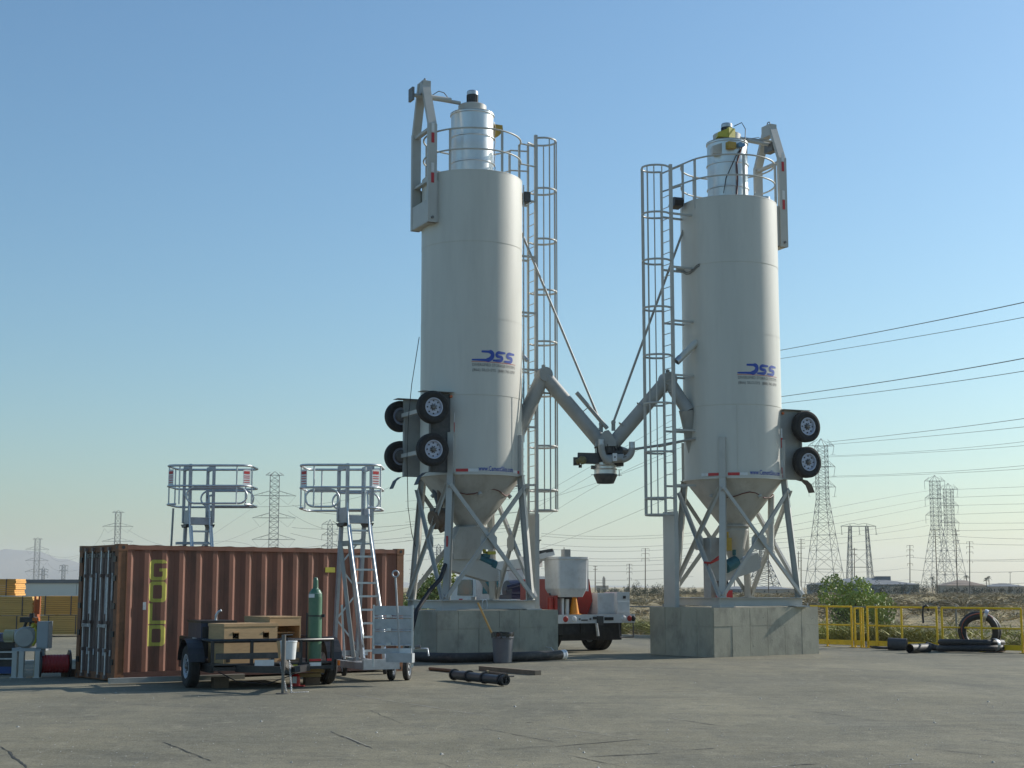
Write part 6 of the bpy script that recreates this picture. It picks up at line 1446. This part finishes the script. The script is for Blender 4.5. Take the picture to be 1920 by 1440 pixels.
m = MB(); m.bx(-.16, .12, -.3, 0, .62, .8); m.build('carriage', mat('rusty_orange2', (.30, .07, .015), .6, 0, .3, 6), t)
# kerb island in front of the lumber
m = MB(); a, b_ = G(-200, 1247), G(152, 1243); m.beam(a + Z3 * .03, b_ + Z3 * .03, .5, .08); m.build('kerb_strip', M_KERB, kind='structure')

# ---------------------------------------------------------------- things by the left plinth
q = G(942.5, 1243); t = thing('trash_can', 'grey plastic trash can with a black liner in front of the left plinth', 'trash can', q)
r0, r1 = .205, .245; h = P(942, 1186, q.y).z
m = MB(); m.lathe([(.001, .002), (r0 * .96, .002), (r0, .02), (r1 * .97, h * .80), (r1 * 1.06, h * .82), (r1 * 1.05, h * .88), (r1 * .99, h * .89), (r1 * 1.02, h), (r1 * .97, h), (r1 * .94, h * .85), (r0 * .9, .03), (.001, .03)], n=40); m.build('body', mat('bin_grey', (.125, .13, .145), .5, 0, .08, 5, dirt=(.2, .2, .19), dirt_amt=.3), t)
m = MB(); pr = [(r1 * 1.03, h + .004), (r1 * 1.045, h - .02), (r1 * 1.05, h - .11)]
m.lathe(pr, n=26); m.lathe([(r1 * 1.03, h + .004), (r1 * .95, h + .006), (r1 * .9, h - .1)], n=26); rn = random.Random(2)
m.v = [(x * (1 + rn.uniform(-.012, .02)), y * (1 + rn.uniform(-.012, .02)), z + rn.uniform(-.012, .012)) for x, y, z in m.v]
m.build('liner', mat('bin_liner', (.01, .01, .012), .25), t)
m = MB(); a = P(896, 1130, q.y + .05); b_ = Vector((q.x - .05, q.y, .25)); m.tube(a, b_, .025, 10); o = m.build('broom_handle', mat('broom_wood', (.66, .38, .12), .5, 0, .1, 5), label='wooden broom handle leaning out of the trash can', cat='broom')
# big hose at the plinth foot
a, b_ = G(770, 1240), G(1052, 1236)
t = thing('suction_hose', 'thick black hose with a white coupling lying along the left plinth', 'hose', a)
fr_ = [G(768, 1240), G(840, 1243.5), G(910, 1242), G(980, 1240.5), G(1052, 1237)]
pts = []
for i in range(len(fr_) - 1):
    for k_ in range(6): pts.append(fr_[i].lerp(fr_[i + 1], k_ / 6) + Z3 * .115)
pts.append(fr_[-1] + Z3 * .115)
m = MB(); m.path(pts, .11, 14); m.build('hose_body', mat('hose_black', (.028, .027, .026), .62, 0, .2, 6, dirt=(.12, .115, .1), dirt_amt=.5), t, world=True)
d = (pts[-1] - pts[-2]).normalized()
m = MB(); m.lathe([(.09, -.02), (.112, 0), (.112, .05), (.10, .055), (.10, .09), (.118, .095), (.118, .14), (.10, .145), (.08, .15)], pts[-1] - d * .02, d, 20); m.build('coupling', M_WHITE, t, world=True)
m = MB(); q1 = G(1015, 1228) + Z3 * .21; m.path([q1, q1.lerp(pts[-1], .5) + Vector((0, -.10, .07)), pts[-1] + Vector((-.1, -.12, .02)), pts[-1] + Vector((0, -.11, -.02))], .012, 6); m.build('white_rope', M_WHITE, t, world=True)
# black hose hanging from the silo valve to the ground, and its free cable loop
m = MB(); pa = silo_pt(SL, -1.0, -.3, 0)
p_ = [P(835, 1058, 36.9), P(826, 1085, 36.7), P(808, 1105, 36.5), P(792, 1128, 36.3), P(781, 1145, 36.1), P(772, 1180, 35.9), P(762, 1215, 35.7), G(756, 1238)]
m.path(p_, .055, 10); m.build('delivery_hose', M_CABLE, label='black hose slanting down across the left silo frame', cat='hose')
m = MB(); m.path([P(786, 632, 37.6), P(772, 720, 37.4), P(766, 780, 37.2), P(763, 860, 37.1), P(765, 950, 37.0), P(772, 1000, 37.0), P(779, 1025, 37.0)], .010, 5); m.build('hanging_cable', M_CABLE, label='thin black cable hanging down the left side of the left silo', cat='cable')
# pipes, timbers and a ram lying on the asphalt
t = thing('wooden_pole', 'round wooden pole lying left of the black hydraulic ram', 'pole', G(806, 1257)); m = MB(); m.tube(G(806, 1257) + Z3 * .035, G(858, 1262) + Z3 * .035, .035, 10); m.build('shaft', mat('brown_pole', (.20, .11, .06), .7, 0, .2, 5), t, world=True)
t = thing('hydraulic_ram', 'black hydraulic ram with flanged ends lying on the asphalt', 'hydraulic ram', G(847, 1275))
a, b_ = G(850, 1276) + Z3 * .11, G(944, 1287) + Z3 * .11; d = (b_ - a).normalized()
m = MB(); m.tube(a, b_, .075, 18); m.build('barrel', mat('ram_grey', (.09, .09, .095), .35, .2, .15, 5), t, world=True)
for f in (0.02, .33, .64, .97): c = a.lerp(b_, f); m = MB(); m.tube(c - d * .02, c + d * .02, .105, 16); m.build('flange', M_BLACK, t, world=True)
m = MB(); m.pipe(b_ + d * .02, b_ + d * .08, .09, .03, 16); m.beam(b_ + Vector((.05, 0, -.08)), b_ + Vector((.05, 0, .06)), .03, .09); m.beam(a + Z3 * -.05 - d * .04, a + Z3 * .05 - d * .04, .03, .08); m.beam(a - Z3 * .06, b_ - Z3 * .06, .06, .05); m.build('mounting_eye', M_BLACK, t, world=True)
t = thing('metal_rod', 'thin rods lying between the hydraulic ram and the plank', 'rod', G(868, 1262))
for pa, pb, r_ in (((866, 1261), (912, 1268), .018), ((912, 1265), (950, 1270), .035), ((948, 1270), (964, 1269.5), .014)):
    m = MB(); m.tube(G(*pa) + Z3 * (r_ + .005), G(*pb) + Z3 * (r_ + .005), r_, 8); m.build('rod', M_HUB if r_ < .03 else M_TIMD, t, world=True)
m = MB(); m.tube(G(914, 1263) + Z3 * .03, G(917, 1266) + Z3 * .05, .04, 8); m.build('knob', M_TIMB, t, world=True)
t = thing('plank', 'long grey weathered plank lying right of the trash can', 'plank', G(904, 1256)); m = MB(); m.beam(G(903, 1257) + Z3 * .045, G(1009, 1266) + Z3 * .045, .14, .09); m.build('board', mat('weathered_plank', (.20, .16, .115), .8, 0, .2, 4), t, world=True)

# ---------------------------------------------------------------- conduit coils and offcuts near the yellow railing
M_DUCT = mat('black_duct', (.022, .021, .022), .6, 0, .25, 9, dirt=(.10, .095, .085), dirt_amt=.35); M_STRIPE = mat('duct_red_stripe', (.33, .07, .03), .5)
def coil(name, label, c, nrm, Rr, rr, turns, seed_):
    rn = random.Random(seed_); t = thing(name, label, 'cable coil', (c.x, c.y, 0), 0, 'coils of black duct by the railing'); d, a, u = frame(nrm)
    for k in range(turns):
        off = d * ((k - (turns - 1) / 2) * rr * 1.7); rad = Rr * rn.uniform(.94, 1.03); ph_ = rn.uniform(0, 6)
        pts = [c + off + a * (rad * (1 + .03 * math.sin(2 * x + ph_)) * math.cos(x)) + u * (rad * .97 * (1 + .03 * math.sin(3 * x + ph_)) * math.sin(x)) + d * (.02 * math.sin(x + ph_)) for x in np.linspace(0, 2 * PI, 41)[:-1]]
        m = MB(); m.path(pts, rr, 10, closed=True, up=d); m.build('duct_turn', M_DUCT, t, world=True)
        st = [p + ((p - c).normalized() * math.cos(k + i * .08) + d * (-1 if d.y > 0 else 1) * abs(math.sin(k + i * .08))) * (rr * .93) for i, p in enumerate(pts[5:33])]
        m = MB(); m.path(st, rr * .16, 5); m.build('red_stripe', M_STRIPE, t, world=True)
    for x in (1.2, 4.2): m = MB(); q_ = c + a * (Rr * math.cos(x)) + u * (Rr * math.sin(x)); m.lathe([(rr * 1.9, -.05), (rr * 1.95, 0), (rr * 1.9, .05)], q_, (a * -math.sin(x) + u * math.cos(x)), 14); m.build('tape_wrap', M_GALV, t, world=True)
    return t
c = P(1836.5, 1184, 40.6); coil('duct_coil', 'upright round coil of black duct standing on the flat coil', c, (.35, 1, .10), .45, .09, 2, 1)
c = P(1822, 1217, 40.3); c.z = .17; coil('duct_coil', 'flat coil of black duct lying under the upright one', c, (0.0, .05, 1), .80, .085, 2, 2)
t = thing('duct_offcut', 'large black pipe offcut lying by the yellow railing', 'pipe offcut', G(1664, 1215)); m = MB(); a = G(1668, 1219); b_ = G(1700, 1220); m.pipe(a + Z3 * .17 + Vector((-.03, .0, 0)), b_ + Z3 * .17 + Vector((0.05, .15, -.02)), .165, .02, 26); m.build('pipe_wall', mat('grey_black_pipe', (.05, .052, .058), .65, 0, .2, 6), t, world=True)
t = thing('duct_offcut', 'crushed black duct section between the offcut and the coils', 'pipe offcut', G(1702, 1221)); m = MB(); a = G(1706, 1225) + Z3 * .12; b_ = G(1740, 1223) + Z3 * .11; m.pipe(a, b_, .12, .02, 18); m.build('pipe_wall', M_DUCT, t, world=True); m = MB(); m.tube(G(1738, 1219) + Z3 * .12, G(1765, 1220) + Z3 * .05, .11, 12, r2=.06); m.build('pipe_wall', M_DUCT, t, world=True)
t = thing('flat_strip', 'flat black strip curling on the ground by the railing', 'strip', G(1632, 1215)); m = MB(); m.path([G(1630, 1212) + Z3 * .05, G(1640, 1215) + Z3 * .02, G(1652, 1217) + Z3 * .015, G(1664, 1217) + Z3 * .015], .05, 6, sx=1.6); m.build('strip_body', M_CABLE, t, world=True)

# ---------------------------------------------------------------- bucket truck behind the left plinth
M_TRED = mat('truck_red', (.36, .035, .025), .4, 0, .12, 3, dirt=(.2, .08, .06), dirt_amt=.35); M_TWHITE = mat('truck_white', (.62, .63, .63), .4, 0, .05, 3, dirt=(.35, .33, .3), dirt_amt=.4)
tc_ = P(1119, 1200, 40.0); tk = thing('bucket_truck', 'white and red bucket truck parked behind the left plinth', 'truck', (tc_.x, 40.0, 0), R(30))
def ZT(py, D=40.2): return P(1100, py, D).z
zb0, zb1 = ZT(1168), ZT(1152)
m = MB(); m.bx(-1.2, 1.2, -.03, .05, zb0, zb1); rb2 = m.build('rear_bumper', M_TWHITE, tk)
for x in (-.98, -.72, .83, 1.02, 1.14):
    red = x in (-.98, 1.02)
    m = MB(); m.lathe([(.001, .03), (.062, .025), (.075, .012), (.075, 0)], (x, -.03, (zb0 + zb1) / 2), (0, -1, 0), 18); m.build('tail_lamp', M_TRED if red else (M_WHITE if x != 1.14 else M_BLACK), rb2)
m = MB(); m.bx(.22, .50, -.05, -.032, zb0 + .07, zb1 - .07); m.build('dark_plate', M_BLACK, rb2); m = MB(); m.bx(-.02, .16, -.09, -.03, zb0 - .06, zb1 - .04); m.bx(-.14, 0, -.07, -.03, zb0 + .1, zb0 + .17); m.build('hitch_plate', M_DARK, rb2)
m = MB()
for x in (-.55, -.22): m.tube((x, -.03, (zb0 + zb1) / 2), (x, -.045, (zb0 + zb1) / 2), .03, 8)
m.bx(-.5, -.3, -.035, -.031, zb0 + .06, zb0 + .1); m.build('socket', M_HUB, rb2)
m = MB(); m.bx(-1.2, 1.2, .05, 4.2, zb1 - .10, zb1); m.build('flat_bed', M_DARK, tk)
m = MB(); m.bx(-1.0, -.1, .1, .6, .45, zb0); m.bx(-.45, .45, .05, 5.5, .5, .78); m.bx(-.95, .95, .25, .27, .30, zb0); m.bx(.05, .15, -.02, .05, .35, zb0 - .1); m.build('chassis', M_BLACK, tk)
for x, y in ((.95, 1.25), (-.95, 1.25), (.68, 1.25), (-.68, 1.25), (.98, 5.3), (-.98, 5.3)):
    wheel_parts(tk, (x, y, .48), (1 if x > 0 else -1, 0, 0), .48, .26, 1, 8, M_WHITE)
for x in (-.82, .82):
    m = MB(); m.bx(x - .32, x + .32, .62, .64, .32, zb0); m.build('mudflap', M_BLACK, tk)
m = MB(); m.path([(.70, .0, zb0), (.70, -.05, zb0 - .38), (1.12, -.05, zb0 - .38), (1.16, .0, zb0)], .02, 6, up=(0, 1, 0)); m.build('step_loop', M_DARK, tk)
m = MB(); m.tube((.0, -.06, .42), (-.05, -.06, .75), .04, 8); m.build('pintle_hook', M_GALV, tk)
# red body, tool boxes
m = MB(); m.prism([(-1.15, .5, zb1), (.03, .5, zb1), (.20, .5, zb1 + .35), (.10, .5, ZT(1086, 41)), (-1.15, .5, ZT(1086, 41))], (0, 1.5, 0)); m.build('red_body', M_TRED, tk)
m = MB(); m.bx(-1.16, -.3, .45, .49, zb1 + .02, ZT(1112, 41)); m.build('locker_recess', M_BLACK, tk)
m = MB(); m.bx(.20, .72, .25, .9, zb1 + .004, ZT(1112, 41)); m.bx(.72, 1.12, .1, .7, zb1 + .004, ZT(1110, 41) + .0); m.bx(.72, 1.1, .08, .1, zb1 + .05, ZT(1128, 41)); m.build('tool_box', M_TWHITE, tk)
m = MB(); m.bx(.90, .98, .07, .09, ZT(1122, 41), ZT(1117, 41)); m.build('latch', M_BLACK, tk)
m = MB(); m.bx(-.95, -.88, .2, .45, zb1, zb1 + .42); m.tube((-.72, .3, zb1), (-.72, .3, zb1 + .40), .05, 10); m.build('white_pipes', M_WHITE, tk)
m = MB(); m.lathe([(.001, .50), (.05, .5), (.13, .02), (.2, .015), (.2, 0), (.001, 0)], (-.50, .3, zb1), n=14); m.lathe([(.10, .18), (.072, .30)], (-.5, .3, zb1), n=14); o = m.build('traffic_cone', mat('cone_orange', (.75, .28, .01), .4), tk)
m = MB(); m.lathe([(.104, .15), (.070, .31)], (-.5, .3, zb1), n=14); m.build('cone_band', M_WHITE, tk)
# boom bucket
bx0 = (MW[tk.name].inverted() @ P(1036, 1120, 39.6)); bx1 = (MW[tk.name].inverted() @ P(1100, 1120, 39.9))
ztb, zbb = ZT(1044, 39.6), ZT(1119.5, 39.6)
m = MB(); x0, x1, y0_, y1_ = bx0.x, bx1.x, min(bx0.y, bx1.y) - .1, min(bx0.y, bx1.y) + .65
def rrect(x0, x1, y0, y1, z, r, n=4):
    out = []
    for cx, cy, a0 in ((x1 - r, y0 + r, -90), (x1 - r, y1 - r, 0), (x0 + r, y1 - r, 90), (x0 + r, y0 + r, 180)):
        for i in range(n + 1): a = R(a0 + 90 * i / n); out.append((cx + r * math.cos(a), cy + r * math.sin(a), z))
    return out
secs = [rrect(x0 + .10, x1 - .10, y0_ + .10, y1_ - .1, zbb, .06), rrect(x0 + .01, x1 - .01, y0_ + .02, y1_ - .02, zbb + .22, .07), rrect(x0, x1, y0_, y1_, ztb - .08, .07), rrect(x0 - .02, x1 + .02, y0_ - .02, y1_ + .02, ztb - .06, .07), rrect(x0 - .02, x1 + .02, y0_ - .02, y1_ + .02, ztb, .07), rrect(x0 + .03, x1 - .03, y0_ + .03, y1_ - .03, ztb, .1), rrect(x0 + .05, x1 - .05, y0_ + .05, y1_ - .05, zbb + .2, .1)]
for a, b_ in zip(secs[:-1], secs[1:]): n = len(a); m.add(a + b_, [(i, (i + 1) % n, n + (i + 1) % n, n + i) for i in range(n)], True)
m.add(secs[0], [tuple(range(len(secs[0]) - 1, -1, -1))]); bk = m.build('boom_bucket', M_TWHITE, tk)
m = MB(); m.bx(x1 - .02, x1 + .06, y0_ + .1, y1_ - .05, zbb + .15, ztb - .05); m.build('bucket_bracket', M_TWHITE, bk); m = MB(); m.bx((x0 + x1) / 2 - .1, (x0 + x1) / 2 + .1, y0_ + .3, y0_ + .45, ztb, ztb + .20); m.tube(((x0 + x1) / 2 - .1, y0_ + .3, ztb), ((x0 + x1) / 2 - .1, y0_ + .3, ztb + .25), .015, 6); m.build('control_pod', M_PIPE, bk)
m = MB(); m.beam((x0 - .25, y0_ + .6, ztb + .0), (x0 + .2, y0_ + .6, ztb + .12), .16, .14); m.beam((x0 - .5, y0_ + 1.0, ztb - .1), (x0 + .1, y0_ + .7, ztb + .02), .2, .2); m.beam((x0 - .8, 3.6, ztb - .35), (x0 - .1, y0_ + .8, ztb - .12), .24, .26); m.beam((-.3, 3.8, zb1), (-.4, 3.8, ztb - .2), .5, .5, up=(0, 1, 0)); m.build('boom', M_TWHITE, tk)
m = MB(); m.beam((x0 - .35, y0_ + .6, ztb + .1), (x0 + .15, y0_ + .55, ztb + .18), .1, .08); m.tube((x0 - .28, y0_ + .6, ztb + .25), (x0 - .25, y0_ + .6, ztb + .42), .05, 8); m.beam((x0 - .30, y0_ + .6, ztb + .42), (x0 - .16, y0_ + .6, ztb + .44), .03, .03); m.build('jib_winch', M_DARK, tk)
m = MB(); m.prism([(.02, 1.2, ZT(1086, 41)), (.02, 1.2, ZT(1060, 41)), (-.05, 1.2, ZT(1056, 41)), (-.14, 1.2, ZT(1056, 41)), (-.2, 1.2, ZT(1086, 41))], (0, .2, 0)); m.build('boom_rest', M_BLACK, tk)
# fire extinguisher shelf and cab
m = MB(); m.bx(-1.22, -1.14, .1, .4, zb1, zb1 + .5); m.tube((-1.3, .2, zb1 + .05), (-1.3, .2, zb1 + .45), .09, 12); m.build('red_bottle', M_TRED, tk)
m = MB(); m.bx(-1.15, 1.15, 2.2, 4.3, zb1 + .004, zb1 + .38); m.build('side_locker', M_TWHITE, tk)
m = MB(); m.lathe([(.02, -.4), (.28, -.38), (.3, 0), (.28, .38), (.02, .4)], (-.5, 3.2, zb1 + .62), (1, 0, 0), 18); m.bx(-.9, .3, 2.9, 3.6, zb1 + .38, zb1 + .5); m.tube((-1.0, 3.0, zb1 + .7), (-.4, 2.9, zb1 + .85), .06, 8); m.build('winch_drum', mat('navy_winch', (.015, .02, .05), .3, 0, .2, 8), tk)
m = MB(); m.prism([(-1.15, 4.5, .7), (-1.15, 6.9, .7), (-1.15, 6.9, 1.3), (-1.15, 6.0, 1.45), (-1.15, 5.7, 2.0), (-1.15, 4.5, 2.0)], (2.3, 0, 0)); cb = m.build('cab', M_TWHITE, tk)
m = MB(); m.prism([(-.95, 4.49, 1.5), (.95, 4.49, 1.5), (.9, 4.49, 1.9), (-.9, 4.49, 1.9)], (0, -.02, 0)); m.prism([(-1.16, 4.7, 1.45), (-1.16, 5.6, 1.45), (-1.16, 5.55, 1.9), (-1.16, 4.7, 1.9)], (-.01, 0, 0)); m.build('window', mat('teal_glass', (.05, .16, .18), .1, 0, .1, 3), cb)
# small items standing behind the left silo frame
q = P(857, 1124, 41.5); t = thing('drum_stand', 'small grey motor and red box standing behind the left silo frame', 'motor', (q.x, 41.5, 0)); m = MB(); m.bx(-.35, 1.0, 0, .5, 0, q.z - .1); m.build('stand', M_DARK, t); m = MB(); m.bx(.05, .15, 0, .1, q.z - .1, q.z + .02); m.build('red_box', M_RED, t); m = MB(); m.tube((.45, 0, q.z - .1), (.45, 0, q.z + .07), .07, 12); m.build('motor', M_PIPE, t)
